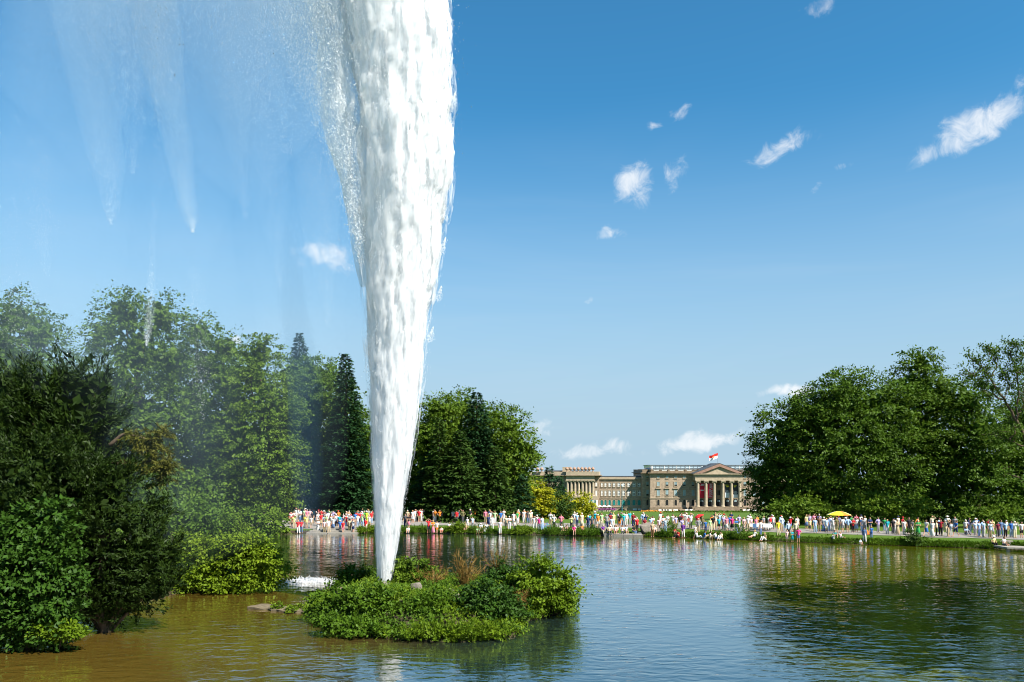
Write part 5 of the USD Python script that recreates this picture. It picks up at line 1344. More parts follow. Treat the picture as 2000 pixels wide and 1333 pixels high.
# photo column, row of the feet (or seat), pose, top, lower, colour below, head, height, turn in degrees, extras
SPEC = """
1753 1045 crossed long_shirt:beige long_skirt:beige blond_hair 1.7 10
1766 1045 stand shirt:white trousers:white dark_hair 1.68 0
1775 1043 stand shirt:black trousers:black brown_hair 1.85 5
1782 1046 stand shirt:dark_grey trousers:white dark_hair 1.72 30
1793 1047 crossed shirt:green long_skirt:green grey_hair 1.72 -15
1809 1047 walk shirt:white skirt:blue brown_hair 1.74 -60
1821 1049 relaxed shirt:white long_skirt:white white_hair 1.7 -20
1829 1047 stand shirt:cream trousers:black blond_hair 1.66 60
1836 1047 hips long_shirt:dark_red trousers:black brown_hair 1.76 -20
1846 1048 walk long_shirt:cream trousers:cream grey_hair 1.76 -80
1852 1049 stand shirt:black trousers:beige blond_hair 1.78 40
1860 1050 stand shirt:pale_blue trousers:white brown_hair 1.5 -20
1867 1049 walk shirt:blue shorts:navy brown_hair 1.74 -75
1887 1045 sit shirt:light_blue trousers:grey dark_hair 1.7 0
1893 1042 relaxed shirt:navy trousers:dark_grey dark_hair 1.76 40
1905 1047 stand shirt:pale_blue trousers:grey grey_hair 1.55 0
1912 1049 stand shirt:light_blue trousers:denim brown_hair 1.66 20
1921 1050 stand shirt:light_blue trousers:white grey_hair 1.74 20
1927 1050 shade shirt:beige trousers:khaki brown_hair 1.78 0
1934 1052 photo shirt:pale_blue trousers:khaki grey_hair 1.74 0
1949 1050 stand shirt:maroon trousers:dark_grey dark_hair 1.66 0
1955 1048 relaxed shirt:denim trousers:denim brown_hair 1.76 0
1964 1050 stand shirt:light_blue trousers:black brown_hair 1.7 -10
1975 1050 stand shirt:blue trousers:pale_denim dark_hair 1.72 0
1982 1052 photo long_shirt:white trousers:cream white_hair 1.8 10
1995 1051 stand shirt:white shorts:black dark_hair 1.7 0
1976 1071 edge shirt:pale_yellow trousers:black sun_hat:white 1.7 0
1998 1071 edge shirt:white shorts:dark_grey dark_hair 1.7 20
1520 1043 relaxed shirt:yellow trousers:cream brown_hair 1.76 10
1527 1039 hips long_shirt:pale_blue trousers:beige white_hair 1.8 20
1541 1044 stand long_shirt:pale_blue trousers:black grey_hair 1.7 0
1549 1044 stand long_shirt:cream trousers:olive blond_hair 1.78 -10
1557 1040 stand shirt:white trousers:navy brown_hair 1.82 15
1556 1052 stand shirt:pale_pink skirt:pale_pink blond_hair 1.3 0
1567 1053 crossed shirt:turquoise skirt:turquoise blond_hair 1.28 0
1579 1054 hips shirt:hot_pink shorts:denim brown_hair 1.6 -10
1589 1056 sit shirt:black trousers:black dark_hair 1.66 70
1592 1042 relaxed shirt:light_blue trousers:pale_denim grey_hair 1.7 10
1600 1039 stand shirt:brown trousers:khaki dark_hair 1.76 0
1609 1040 stand shirt:white trousers:blue white_hair 1.74 -10
1614 1041 stand shirt:pale_blue shorts:white blond_hair 1.66 -20
1619 1039 stand shirt:denim trousers:denim brown_hair 1.7 0
1627 1041 stand shirt:white trousers:white white_hair 1.68 -30
1634 1042 relaxed shirt:olive shorts:khaki blond_hair 1.8 180
1646 1041 stand shirt:white shorts:grey brown_hair 1.76 180
1656 1041 hips long_shirt:light_blue shorts:khaki brown_hair 1.78 180
1666 1041 crossed shirt:red trousers:black blond_hair 1.64 -20
1673 1040 stand shirt:white skirt:light_blue brown_hair 1.68 -30
1679 1040 stand shirt:blue trousers:denim brown_hair 1.7 20
1686 1041 relaxed long_shirt:grey trousers:grey dark_hair 1.74 0
1637 1050 sit shirt:white shorts:blue blond_hair 1.2 180
1650 1051 sit shirt:teal shorts:black dark_hair 1.7 0
1665 1052 lean shirt:pale_pink shorts:white blond_hair 1.5 20
1699 1042 crossed shirt:navy shorts:khaki brown_hair 1.82 0
1715 1041 hips shirt:lavender trousers:grey brown_hair 1.76 20
1702 1049 stand shirt:blue trousers:denim blond_hair 1.34 170
1713 1055 relaxed long_shirt:denim trousers:white dark_hair 1.6 -30
1705 1057 sit shirt:pale_blue shorts:white blond_hair 1.1 0
1733 1044 stand shirt:turquoise trousers:white blond_hair 1.66 -20
1742 1044 stand shirt:black trousers:dark_grey dark_hair 1.7 0
1287 1035 stand shirt:pale_pink trousers:beige brown_hair 1.7 0
1295 1034 crossed shirt:white trousers:grey cap:red 1.74 0
1304 1033 relaxed shirt:white trousers:white brown_hair 1.72 10
1303 1037 stand shirt:pale_blue trousers:light_blue grey_hair 1.66 -10
1314 1032 photo shirt:white trousers:beige dark_hair 1.72 0
1320 1034 stand shirt:lavender trousers:khaki brown_hair 1.74 20
1327 1033 hips shirt:black trousers:white dark_hair 1.7 0
1341 1030 stand shirt:white trousers:white white_hair 1.76 0
1347 1030 shade shirt:pale_blue trousers:cream blond_hair 1.74 0
1345 1045 relaxed long_shirt:purple trousers:white grey_hair 1.72 -20
1350 1043 stand shirt:lavender trousers:cream brown_hair 1.7 10
1365 1039 hips long_shirt:grey trousers:beige grey_hair 1.74 0
1371 1034 stand shirt:olive trousers:dark_grey dark_hair 1.78 0
1378 1037 stand shirt:blue trousers:navy dark_hair 1.4 0
1387 1037 relaxed shirt:light_green trousers:cream blond_hair 1.6 10
1393 1036 stand shirt:black trousers:cream blond_hair 1.72 0
1404 1036 stand shirt:turquoise shorts:black brown_hair 1.5 0
1405 1030 onhead shirt:light_blue trousers:grey dark_hair 1.7 0
1413 1035 stand shirt:lavender trousers:grey grey_hair 1.7 0
1419 1038 stand shirt:pink skirt:white blond_hair 1.72 0
1425 1036 stand shirt:blue trousers:grey brown_hair 1.74 0
1430 1037 stand shirt:hot_pink skirt:black dark_hair 1.66 0
1438 1040 crossed shirt:blue trousers:pale_denim white_hair 1.74 20
1446 1041 stand shirt:white trousers:grey brown_hair 1.5 0
1453 1038 relaxed shirt:pale_pink long_skirt:pale_pink blond_hair 1.66 20
1460 1038 stand shirt:white trousers:beige sun_hat:white 1.78 0
1467 1036 stand shirt:pale_pink shorts:grey blond_hair 1.5 0
1475 1036 stand shirt:pink trousers:white brown_hair 1.5 0
1487 1042 stand shirt:white trousers:denim brown_hair 1.76 40
1503 1036 relaxed shirt:white trousers:white dark_hair 1.72 -160 backpack:red
1510 1035 stand shirt:white trousers:grey white_hair 1.72 0
1327 1041 sit shirt:red shorts:beige brown_hair 1.2 0
1335 1044 sit shirt:red trousers:black dark_hair 1.66 -60
1365 1052 stand shirt:white shorts:white blond_hair 1.08 0
1374 1048 lean shirt:white trousers:white blond_hair 1.6 40
1389 1049 sit shirt:blue shorts:beige dark_hair 1.7 80
1400 1049 sit shirt:white trousers:cream dark_hair 1.6 70
1412 1049 lean shirt:white trousers:denim dark_hair 1.66 50
1422 1049 sit shirt:cream trousers:white dark_hair 1.66 -40
1489 1052 lean shirt:white shorts:white blond_hair 1.66 -55
1511 1052 sit shirt:khaki trousers:white blond_hair 1.7 -60
1043 1031 shade shirt:white trousers:white brown_hair 1.7 0
1049 1030 stand shirt:white trousers:white cap:white 1.7 0
1054 1034 stand shirt:hot_pink trousers:grey dark_hair 1.6 0
1061 1036 stand shirt:pale_blue trousers:light_blue brown_hair 1.72 30
1075 1029 photo long_shirt:white trousers:khaki brown_hair 1.8 0
1082 1032 hips shirt:white trousers:black grey_hair 1.78 10
1096 1032 hips shirt:pink trousers:dark_grey brown_hair 1.78 0
1116 1032 photo shirt:pale_yellow trousers:black brown_hair 1.62 0
1122 1027 stand shirt:white trousers:grey white_hair 1.76 0
1127 1029 stand shirt:light_blue trousers:navy white_hair 1.7 0
1136 1030 stand shirt:cream long_skirt:cream blond_hair 1.72 0
1143 1030 relaxed shirt:beige trousers:grey cap:white 1.72 0 backpack:maroon
1099 1037 sit shirt:white shorts:white brown_hair 1.6 10
1110 1037 sit shirt:pale_pink shorts:olive grey_hair 1.6 -10
1125 1042 edge shirt:hot_pink shorts:brown brown_hair 1.6 0
1132 1042 edge shirt:white skirt:dark_grey blond_hair 1.62 -10
1141 1037 sit shirt:orange shorts:beige brown_hair 1.5 10
1156 1033 stand shirt:dark_grey trousers:navy brown_hair 1.74 0
1161 1033 stand shirt:navy trousers:denim cap:white 1.7 0
1168 1032 stand shirt:orange shorts:white cap:white 1.7 0
1175 1030 relaxed shirt:light_green trousers:cream brown_hair 1.76 0
1185 1033 hips shirt:grey trousers:navy grey_hair 1.76 0
1193 1028 stand shirt:navy trousers:dark_grey brown_hair 1.8 0
1198 1029 stand shirt:pale_yellow trousers:white blond_hair 1.74 0
1197 1035 relaxed shirt:pale_blue trousers:white brown_hair 1.66 0
1210 1031 stand shirt:black shorts:orange brown_hair 1.66 180
1215 1028 stand shirt:green trousers:pale_denim brown_hair 1.74 0
1220 1028 stand long_shirt:white trousers:white brown_hair 1.76 10
1227 1028 relaxed shirt:green trousers:grey grey_hair 1.7 0
1237 1030 stand shirt:dark_red trousers:navy grey_hair 1.74 0
1242 1033 photo shirt:white trousers:olive brown_hair 1.74 0
1252 1039 stand shirt:red trousers:black grey_hair 1.74 10
1257 1030 hips long_shirt:light_blue trousers:grey grey_hair 1.8 0
1262 1036 stand shirt:dark_red trousers:black dark_hair 1.66 0
1271 1034 stand shirt:light_blue trousers:blue brown_hair 1.68 0
1278 1034 crossed shirt:white skirt:black dark_hair 1.68 0
1283 1042 stand shirt:beige trousers:brown brown_hair 1.74 0
1287 1041 sit shirt:white shorts:light_blue brown_hair 1.6 0
1179 1036 edge shirt:purple trousers:cream grey_hair 1.7 20
1196 1043 edge shirt:cream trousers:dark_grey dark_hair 1.7 10
1200 1043 edge shirt:pale_pink trousers:black sun_hat:white 1.66 -20
1208 1043 edge shirt:white shorts:maroon brown_hair 1.7 0
1215 1043 edge shirt:pale_pink shorts:beige blond_hair 1.66 0
1222 1043 edge shirt:white trousers:dark_grey dark_hair 1.7 0
1230 1043 edge shirt:pale_blue shorts:grey brown_hair 1.66 10
1245 1043 edge shirt:black trousers:denim dark_hair 1.66 30
791 1034 sit shirt:white shorts:white brown_hair 1.66 0
798 1028 crossed shirt:black skirt:pink dark_hair 1.66 0
801 1028 stand shirt:dark_grey trousers:navy dark_hair 1.74 0
796 1022 stand shirt:beige trousers:beige grey_hair 1.74 0
806 1022 stand shirt:white shorts:white blond_hair 1.72 0
811 1020 shade shirt:white trousers:white brown_hair 1.74 0
815 1020 stand shirt:red shorts:khaki brown_hair 1.7 0
820 1020 relaxed shirt:white trousers:white brown_hair 1.76 0
825 1020 shade shirt:pale_pink trousers:white brown_hair 1.72 0
832 1037 onhead shirt:red shorts:dark_grey dark_hair 1.72 0
841 1036 crossed shirt:orange long_skirt:pink blond_hair 1.64 0
849 1034 stand shirt:white shorts:orange blond_hair 1.4 0
848 1020 stand shirt:white trousers:white brown_hair 1.74 0
854 1020 stand shirt:orange trousers:white brown_hair 1.68 0
859 1021 hips shirt:orange trousers:black brown_hair 1.7 0
864 1019 stand shirt:lavender trousers:blue dark_hair 1.74 20
858 1034 sit shirt:pale_pink shorts:red brown_hair 1.5 0
874 1033 sit shirt:pale_blue shorts:beige brown_hair 1.6 20
885 1021 stand shirt:white skirt:black dark_hair 1.7 0
892 1022 stand shirt:red trousers:dark_grey dark_hair 1.64 0
897 1021 relaxed shirt:denim trousers:navy brown_hair 1.72 0
904 1022 hips long_shirt:olive trousers:dark_grey dark_hair 1.76 20
906 1034 sit shirt:beige shorts:black brown_hair 1.6 0
912 1019 sit shirt:white trousers:white blond_hair 1.6 0
922 1031 stand shirt:pale_blue trousers:grey brown_hair 1.5 0
929 1030 stand shirt:white shorts:white cap:white 1.4 0
931 1035 sit shirt:light_green shorts:white blond_hair 1.6 0
937 1034 sit shirt:pale_blue shorts:white cap:white 1.6 10
944 1035 lean shirt:white shorts:pale_blue blond_hair 1.6 -30
952 1035 sit shirt:white trousers:navy dark_hair 1.66 10
948 1022 stand shirt:pink trousers:khaki brown_hair 1.76 0
958 1024 shade shirt:white trousers:cream brown_hair 1.72 0
960 1032 relaxed long_shirt:white trousers:white dark_hair 1.74 0
966 1024 hips shirt:light_green trousers:white brown_hair 1.74 0
968 1033 stand shirt:navy shorts:navy brown_hair 1.72 0
976 1038 stand shirt:white trousers:white brown_hair 1.7 0
978 1024 stand shirt:blue trousers:beige brown_hair 1.7 0
984 1021 photo shirt:white trousers:white brown_hair 1.78 0
988 1034 relaxed shirt:cream shorts:beige blond_hair 1.7 0
995 1034 crossed shirt:white trousers:white grey_hair 1.74 0
1003 1026 stand shirt:white skirt:white dark_hair 1.66 0
1012 1022 stand shirt:orange trousers:dark_grey blond_hair 1.74 0
1023 1022 stand shirt:white trousers:white brown_hair 1.74 0
1031 1023 relaxed shirt:dark_grey trousers:denim brown_hair 1.7 0
1036 1024 stand shirt:cream trousers:grey blond_hair 1.7 0
1005 1044 stand shirt:white shorts:white dark_hair 1.25 0
716 1024 stand shirt:lime trousers:lime sun_hat:white 1.72 0
725 1014 photo shirt:light_green shorts:black dark_hair 1.76 0
718 1018 stand shirt:white trousers:white brown_hair 1.72 0
697 1024 relaxed shirt:red skirt:pale_denim brown_hair 1.66 20
703 1026 walk shirt:red trousers:denim brown_hair 1.7 70
686 1027 walk shirt:blue shorts:red brown_hair 1.7 60
707 1018 stand shirt:pale_blue long_skirt:light_blue blond_hair 1.7 0
712 1018 stand shirt:light_blue trousers:turquoise brown_hair 1.72 0
673 1038 stand shirt:beige trousers:olive dark_hair 1.76 180
679 1038 stand shirt:grey trousers:navy brown_hair 1.7 180
662 1042 stand shirt:pink shorts:purple brown_hair 1.2 180
660 1036 stand shirt:red shorts:pink blond_hair 1.5 0
654 1037 stand shirt:blue shorts:grey cap:white 1.6 0
647 1034 stand shirt:turquoise shorts:navy brown_hair 1.66 0
627 1040 stand shirt:pale_blue shorts:black blond_hair 1.6 180
593 1040 stand shirt:pale_yellow shorts:beige brown_hair 1.5 0
600 1040 stand shirt:white shorts:beige brown_hair 1.5 0
590 1030 stand shirt:yellow shorts:grey brown_hair 1.5 0
576 1034 relaxed shirt:red trousers:denim brown_hair 1.6 0
586 1012 photo shirt:turquoise trousers:navy grey_hair 1.76 0
"""
PLACES = [(728, 'in the dense crowd on the steps'), (800, 'behind the white jet'), (880, 'just right of the jet'), (1000, 'before the dark conifers'), (1070, 'before the golden shrub'), (1150, 'before the domed golden shrub'), (1182, 'by the upright boulder'),
          (1258, 'at the stone landing'), (1330, 'by the leaning boulder'), (1400, 'near the red umbrella'), (1450, 'below the palace portico'), (1515, 'by the white tables'), (1600, 'left of the parasol'), (1690, 'around the yellow parasol'),
          (1760, 'before the domed tree'), (1880, 'along the path at right'), (2100, 'near the right edge')]


def keep_dry(g, dry):
    p = shapely.Point(g[0], g[1])
    for _ in range(12):
        p = shapely.Point(g[0], g[1])
        if not pond_poly.contains(p) and p.distance(pond_poly) >= dry:
            break
        g[1] += .25
    g[2] = max(float(ground_z(g[0], g[1])[0]), .02) + .03
    return g


def solve_ground(px, py, dry=1.3):
    """Point of the far bank that shows at this pixel."""
    Y = onz(px, py, .72)[1]
    for _ in range(6):
        x = (px - 1000) / FPX * Y
        z = float(ground_z(x, Y)[0])
        z = max(z, .1)
        Y = FPX * (HC - z) / (py - HOR)
    Y = min(Y, 128.0)
    x = (px - 1000) / FPX * Y
    return keep_dry(np.array([x, Y, 0.0]), dry)


rng = np.random.default_rng(400)
people = []
for line in SPEC.strip().splitlines():
    f = line.split()
    people.append(dict(px=float(f[0]), py=float(f[1]), pose=f[2], top=f[3], low=f[4], head=f[5], h=float(f[6]), turn=float(f[7]), extra=f[8] if len(f) > 8 else None))
LT = ['white'] * 6 + ['cream', 'pale_blue', 'pale_pink', 'light_blue', 'beige', 'red', 'navy', 'black', 'blue', 'pink', 'grey', 'pale_yellow', 'turquoise', 'lavender', 'dark_red', 'green', 'light_green', 'orange']
LB = ['white', 'white', 'beige', 'khaki', 'denim', 'navy', 'grey', 'dark_grey', 'black', 'cream', 'pale_denim']
HH = ['brown_hair'] * 4 + ['dark_hair', 'dark_hair', 'blond_hair', 'blond_hair', 'grey_hair', 'grey_hair', 'white_hair', 'cap:white', 'sun_hat:white', 'cap:navy', 'cap:red']


def filler(n, x0, x1, y0, y1, sitting=0.0, smin=.9):
    out = []
    for k in range(n):
        pose = rng.choice(['stand', 'relaxed', 'photo', 'shade', 'hips', 'crossed', 'stand', 'relaxed']) if rng.random() > sitting else rng.choice(['sit', 'lean'])
        low = rng.choice(['trousers', 'trousers', 'trousers', 'shorts', 'shorts', 'skirt'])
        out.append(dict(px=rng.uniform(x0, x1), py=rng.uniform(y0, y1), pose=str(pose), top='shirt:' + str(rng.choice(LT)), low=f'{low}:{rng.choice(LB)}', head=str(rng.choice(HH)), h=rng.uniform(1.56, 1.84) * (1 if rng.random() > .08 else .75), turn=rng.uniform(-35, 35), extra=None))
    return out


fills = filler(44, 566, 725, 1022, 1038) + filler(66, 566, 728, 1008, 1022) + filler(12, 1150, 1290, 1025, 1032) + filler(16, 1330, 1470, 1027, 1034) + filler(20, 1470, 1700, 1032, 1037) + filler(10, 1700, 1880, 1037, 1042) + filler(8, 1880, 2000, 1041, 1046) + filler(8, 880, 1040, 1018, 1024)
# no two stand in each other
placed = []
for k, p in enumerate(people + fills):
    g = solve_ground(p['px'], p['py'], .3 if p['pose'] == 'edge' or p['h'] < 1.3 else 1.3)
    listed = k < len(people)
    for _ in range(30):
        if all((g[0] - o[0]) ** 2 + (g[1] - o[1]) ** 2 > .30 for o in placed):
            break
        g[1] += rng.uniform(-.25, .35); g[0] += rng.uniform(-.25, .25)
        g = keep_dry(g, .3 if p['pose'] == 'edge' else 1.0)
    if p['pose'] == 'edge':
        g[2] = .46
    placed.append(g)
    p['g'] = g
allp = people + fills
order = sorted(range(len(allp)), key=lambda k: (k >= len(people), allp[k]['g'][1]))
single, rest = order[:300], order[300:]
POSE_WORD = {'stand': 'standing', 'relaxed': 'standing at ease', 'photo': 'holding a camera up', 'shade': 'shading eyes', 'onhead': 'hands on head', 'hips': 'hands on hips', 'crossed': 'arms folded', 'walk': 'walking', 'sit': 'sitting', 'lean': 'leaning back', 'edge': 'sitting on the edge'}
HEADW = {'cap': 'cap', 'sun_hat': 'sun hat'}
ORD = ['', 'first', 'second', 'third', 'fourth', 'fifth', 'sixth', 'seventh', 'eighth', 'ninth', 'tenth', 'eleventh', 'twelfth']


def describe(p):
    top, low = p['top'].split(':')[1].replace('_', ' '), p['low'].split(':')
    lw = low[0].replace('_', ' ')
    place = next(w for x, w in PLACES if p['px'] < x)
    hd = p['head'].split(':')
    hat = f"{hd[1].replace('_', ' ')} {HEADW[hd[0]]}" if len(hd) > 1 else hd[0].replace('_', ' ')
    who = 'child' if p['h'] < 1.45 else 'person'
    return [who, f"{top} top", f"{low[1].replace('_', ' ')} {lw}", hat, POSE_WORD[p['pose']], place]


desc = {k: describe(allp[k]) for k in single}
texts = {}
for k in single:
    w, t, l, hat, pose, place = desc[k]
    texts.setdefault(f'{w} {pose} in {t} and {l}, {hat}, {place}', []).append(k)
final = {}
for t, ks in texts.items():
    ks.sort(key=lambda k: allp[k]['px'])
    for n, k in enumerate(ks):
        final[k] = t if len(ks) == 1 else f'{ORD[n + 1]} from left: {t}'
        if len(final[k].split()) > 16:
            final[k] = final[k].replace(' at ease', '').replace(' up,', ',').replace('holding a camera up', 'photographing').replace('sitting on the edge', 'sitting')
        if len(final[k].split()) > 16:
            final[k] = final[k].replace('in the dense crowd on the steps', 'in the dense crowd').replace('before the domed golden shrub', 'before the dome shrub').replace(' and ', ', ')
        final[k] = final[k].replace(' hair,', ',').replace('standing ', '') if len(final[k].split()) > 16 else final[k]
        final[k] = final[k].replace(' from left:', ':').replace(' child ', ' child, ') if len(final[k].split()) > 16 else final[k]


seen = {}
for k in sorted(final, key=lambda k: allp[k]['px']):
    seen.setdefault(final[k], []).append(k)
for t, ks in seen.items():
    for n, k in enumerate(ks):
        if len(ks) > 1:
            final[k] = ('left ', 'right ', 'rightmost ')[min(n, 2)] + t.replace('standing ', '').replace(' hair,', ',')


for k in final:
    if len(final[k].split()) > 16:
        bits = final[k].split(', ')
        final[k] = ', '.join(bits[:-2] + bits[-1:])


def mesh_at(path, vf, mat, smooth=True):
    usdkit.mesh(stage, path, trimesh.Trimesh(vf[0], vf[1], process=False), mat, smooth)


def parts_of(p):
    low, lc = p['low'].split(':')
    top, tc = p['top'].split(':')
    hd = p['head'].split(':')
    out = [('body', piece('body', p['pose']), None), (top.replace('long_', ''), piece(top, p['pose']), garment(tc.replace('_', ' '))), (low.replace('long_', ''), piece(low, p['pose']), garment(lc.replace('_', ' ')))]
    if len(hd) > 1:
        out.append((hd[0], piece(hd[0], p['pose']), garment(hd[1].replace('_', ' '))))
    else:
        nm = hd[0].replace('_', ' ')
        out.append(('hair', piece('long_hair' if p['low'].split(':')[0] in ('skirt', 'long_skirt') else 'hair', p['pose']), cloth(nm, HAIRS[nm])))
    if p['extra']:
        k, c = p['extra'].split(':')
        out.append((k, piece(k, p['pose']), garment(c)))
    return out


for k in single:
    p = allp[k]
    s = p['h'] / 1.74
    t = thing('person', final[k], 'person', p['g'], math.radians(p['turn']), group='spectators along the far bank', scale=s)
    for nm, vf, mt in parts_of(p):
        sk = int(rng.integers(4))
        mesh_at(f'{t.GetPath()}/{nm}', vf, mt or cloth(f'skin {sk}', SKINS[sk]))
bins = {}
for k in rest:
    p = allp[k]; s = p['h'] / 1.74; a = math.radians(p['turn'])
    Rm = np.array([[math.cos(a), -math.sin(a), 0], [math.sin(a), math.cos(a), 0], [0, 0, 1]]) * s
    for nm, vf, mt in parts_of(p):
        mt = mt or cloth('skin 0', SKINS[0])
        bins.setdefault(str(mt.GetPath()), []).append((vf[0] @ Rm.T + p['g'], vf[1]))
if bins:
    cr = thing('crowd', 'rearmost spectators packed behind the dense crowd on the left', 'crowd', kind='stuff')
    for mp, lst in bins.items():
        obj('clothing' if 'cloth' in mp else 'hair' if 'hair' in mp else 'body', join(lst), mp, cr)

# ------------------------------------------------------------------ things the crowd brought
def parasol(name, label, px, py_top, py_foot, r, colours, tilt=0.0, cat_='parasol', drop=.45):
    g = solve_ground(px, py_foot)
    ztop = HC - (py_top - HOR) / FPX * g[1]
    t = thing(name, label, cat_, g)
    h = ztop - g[2]
    obj('pole', tube([[0, 0, h * .3 if tilt else 0], [0, 0, h]], [.03, .02], 6), STEEL, t)
    n = 8
    for i in range(n):
        a0, a1 = 2 * PI * i / n, 2 * PI * (i + 1) / n
        v = [[0, 0, h]]
        for k in (.5, 1.0):
            for a in (a0, (a0 + a1) / 2, a1):
                v.append([r * k * math.cos(a), r * k * math.sin(a), h - drop * k ** 1.7])
        v = np.array(v); v2 = v - [0, 0, .015]
        f = np.array([[0, 1, 2], [0, 2, 3], [1, 4, 5], [1, 5, 2], [2, 5, 6], [2, 6, 3]])
        m = trimesh.Trimesh(np.vstack([v, v2]), np.vstack([f, f[:, ::-1] + 7]), process=False)
        if tilt:
            m.apply_translation([0, 0, -h]); m.apply_transform(trimesh.transformations.rotation_matrix(tilt, [0, 1, 0])); m.apply_translation([0, 0, h])
        obj('panel', m, garment(colours[i % len(colours)]), t)


parasol('parasol', 'big parasol of yellow, orange and white panels before the domed tree', 1639, 998.5, 1038, 1.35, ['yellow', 'orange', 'yellow', 'white', 'yellow', 'yellow', 'orange', 'pale yellow'])
parasol('umbrella', 'red umbrella held up above the crowd below the palace', 1364, 1005, 1034, .62, ['red'], tilt=-.35, cat_='umbrella', drop=.25)
TBL = simple('table_cloth', (.58, .57, .55), rough=.8)
for k, (px, py) in enumerate([(1469, 1036), (1480, 1036), (1496, 1037)]):
    g = solve_ground(px, py)
    t = thing('table', ['white clothed table, leftmost of three behind the path', 'white clothed table, middle of three behind the path', 'white clothed table nearest the yellow shirt'][k], 'table', g)
    obj('tabletop', box(-.6, -.4, .72, .6, .4, .75), TBL, t)
    obj('tablecloth', lathe([(.80, .42), (.72, .72), (.7, .765), (0, .77)], 8), TBL, t)
    for x in (-.5, .46):
        obj('leg', box(x, -.3, 0, x + .04, -.26, .72), STEEL, t); obj('leg', box(x, .26, 0, x + .04, .3, .72), STEEL, t)
CH = simple('blue_plastic', (.05, .11, .22), rough=.5)
for k, (px, py) in enumerate([(1475, 1038.5), (1531, 1038), (1534, 1036.5), (1490, 1036)]):
    g = solve_ground(px, py)
    t = thing('garden_chair', ['blue chair between the left white tables', 'blue chair behind the yellow shirt', 'further blue chair behind the yellow shirt', 'blue chair by the middle white table'][k], 'chair', g, .4 * k)
    obj('seat', box(-.22, -.22, .42, .22, .22, .46), CH, t); obj('backrest', box(-.22, .2, .5, .22, .24, .9), CH, t)
    for x in (-.21, .18):
        for y in (-.21, .2):
            obj('leg', box(x, y, 0, x + .03, y + .03, .42 if y < 0 else .5), CH, t)
g = solve_ground(1065, 1035)
bk = thing('bicycle', 'blue bicycle leaning beside the person in pale blue', 'bicycle', g, .15)
for x in (-.5, .5):
    tm = trimesh.creation.torus(.32, .03, 16, 5); tm.apply_transform(trimesh.transformations.rotation_matrix(PI / 2, [1, 0, 0])); tm.apply_translation([x, 0, .35]); obj('wheel', tm, garment('turquoise'), bk)
obj('frame', cat([tube([a_, b_], [.025, .025], 5) for a_, b_ in [((-.5, 0, .35), (-.15, 0, .8)), ((-.15, 0, .8), (.35, 0, .82)), ((.35, 0, .82), (0, 0, .33)), ((0, 0, .33), (-.15, 0, .8)), ((-.5, 0, .35), (0, 0, .33)), ((.5, 0, .35), (.35, 0, .95))]]), garment('blue'), bk)
obj('handlebar', tube([(.35, -.25, 1.0), (.33, 0, .96), (.35, .25, 1.0)], [.02] * 3, 5), STEEL, bk)
obj('saddle', box(-.27, -.07, .88, -.03, .07, .93), DARK, bk)
g = solve_ground(1453.5, 1044)
bl = trimesh.creation.icosphere(2, .2); bl.apply_translation(g + [0, 0, .2]); obj('ball', bl, garment('light blue'), None, smooth=True, label='pale blue ball on the grass beside the dark waterside bush', cat='ball')
g = solve_ground(1716.5, 1053)
t = thing('shoulder_bag', 'orange bag swinging from the person in white trousers', 'bag', g)
obj('bag', MM.batch_hull([sph((-.2, 0, .5), .05), sph((.26, 0, .44), .05), sph((-.1, 0, .85), .05), sph((.0, 0, .9), .05)]), garment('orange'), t)
obj('strap', tube([(-.08, 0, .85), (-.12, 0, 1.1), (-.02, 0, .9)], [.015] * 3, 4), garment('orange'), t)
g = solve_ground(1896, 1046)
t = thing('tripod', 'camera tripod standing in the shade near the right edge', 'tripod', g)
for a in (0, 2.1, 4.2):
    obj('leg', tube([(math.cos(a) * .45, math.sin(a) * .45, 0), (0, 0, 1.3)], [.025, .02], 4), STEEL, t)
obj('camera', box(-.1, -.12, 1.3, .1, .1, 1.46), DARK, t)
for k, (px, py) in enumerate([(1188, 1043.5), (1240, 1043.5), (1257, 1044), (1334, 1042)]):
    g = solve_ground(px, py)
    m = MM.batch_hull([sph((-.22, 0, .1), .1), sph((.22, 0, .1), .1), sph((-.1, .05, .25), .08), sph((.12, .05, .24), .08)])
    v, f = to_tm(m)
    obj('bag', trimesh.Trimesh(v + g, f), garment(['dark grey', 'black', 'dark grey', 'black'][k]), None, smooth=True, label=['dark bag at the left end of the stone landing', 'black bag beside the rightmost sitter on the landing', 'dark bag at the right end of the landing', 'black bag on the grass by the sitters in red'][k], cat='bag')

# ------------------------------------------------------------------ the fountain
JET = np.array([(750 - 1000) / FPX * 48.0, 48.0, 0.0])
JETP = [(1150, 737, 764), (1100, 733, 772), (1000, 728, 790), (850, 722, 816), (700, 714, 834), (600, 711, 846), (500, 710, 864), (450, 706, 871), (350, 702, 888),
        (200, 700, 890), (100, 690, 886), (0, 672, 878), (-120, 640, 872), (-300, 620, 850), (-420, 640, 800), (-480, 690, 760)]
_jz = np.array([HC - (p[0] - HOR) / FPX * 48 for p in JETP])
_jl = np.array([(p[1] - 1000) / FPX * 48 for p in JETP]) - JET[0]
_jr = np.array([(p[2] - 1000) / FPX * 48 for p in JETP]) - JET[0]


def jet_edges(z):
    return np.interp(z, _jz, _jl), np.interp(z, _jz, _jr)


TNG = []
_r = np.random.default_rng(500)
for _k in range(620):                                     # tongues of water licking upward: angle, foot height, length, width, lift
    _z = 1.2 + 44 * _r.random() ** .8
    _g = np.interp(_z, [1, 5, 12, 25, 40], [.12, .25, .55, .9, 1.2])
    TNG.append((_r.uniform(0, 2 * PI), _z, _g * _r.uniform(1.0, 5.5), _r.uniform(.10, .36), _g * _r.uniform(.05, .26)))


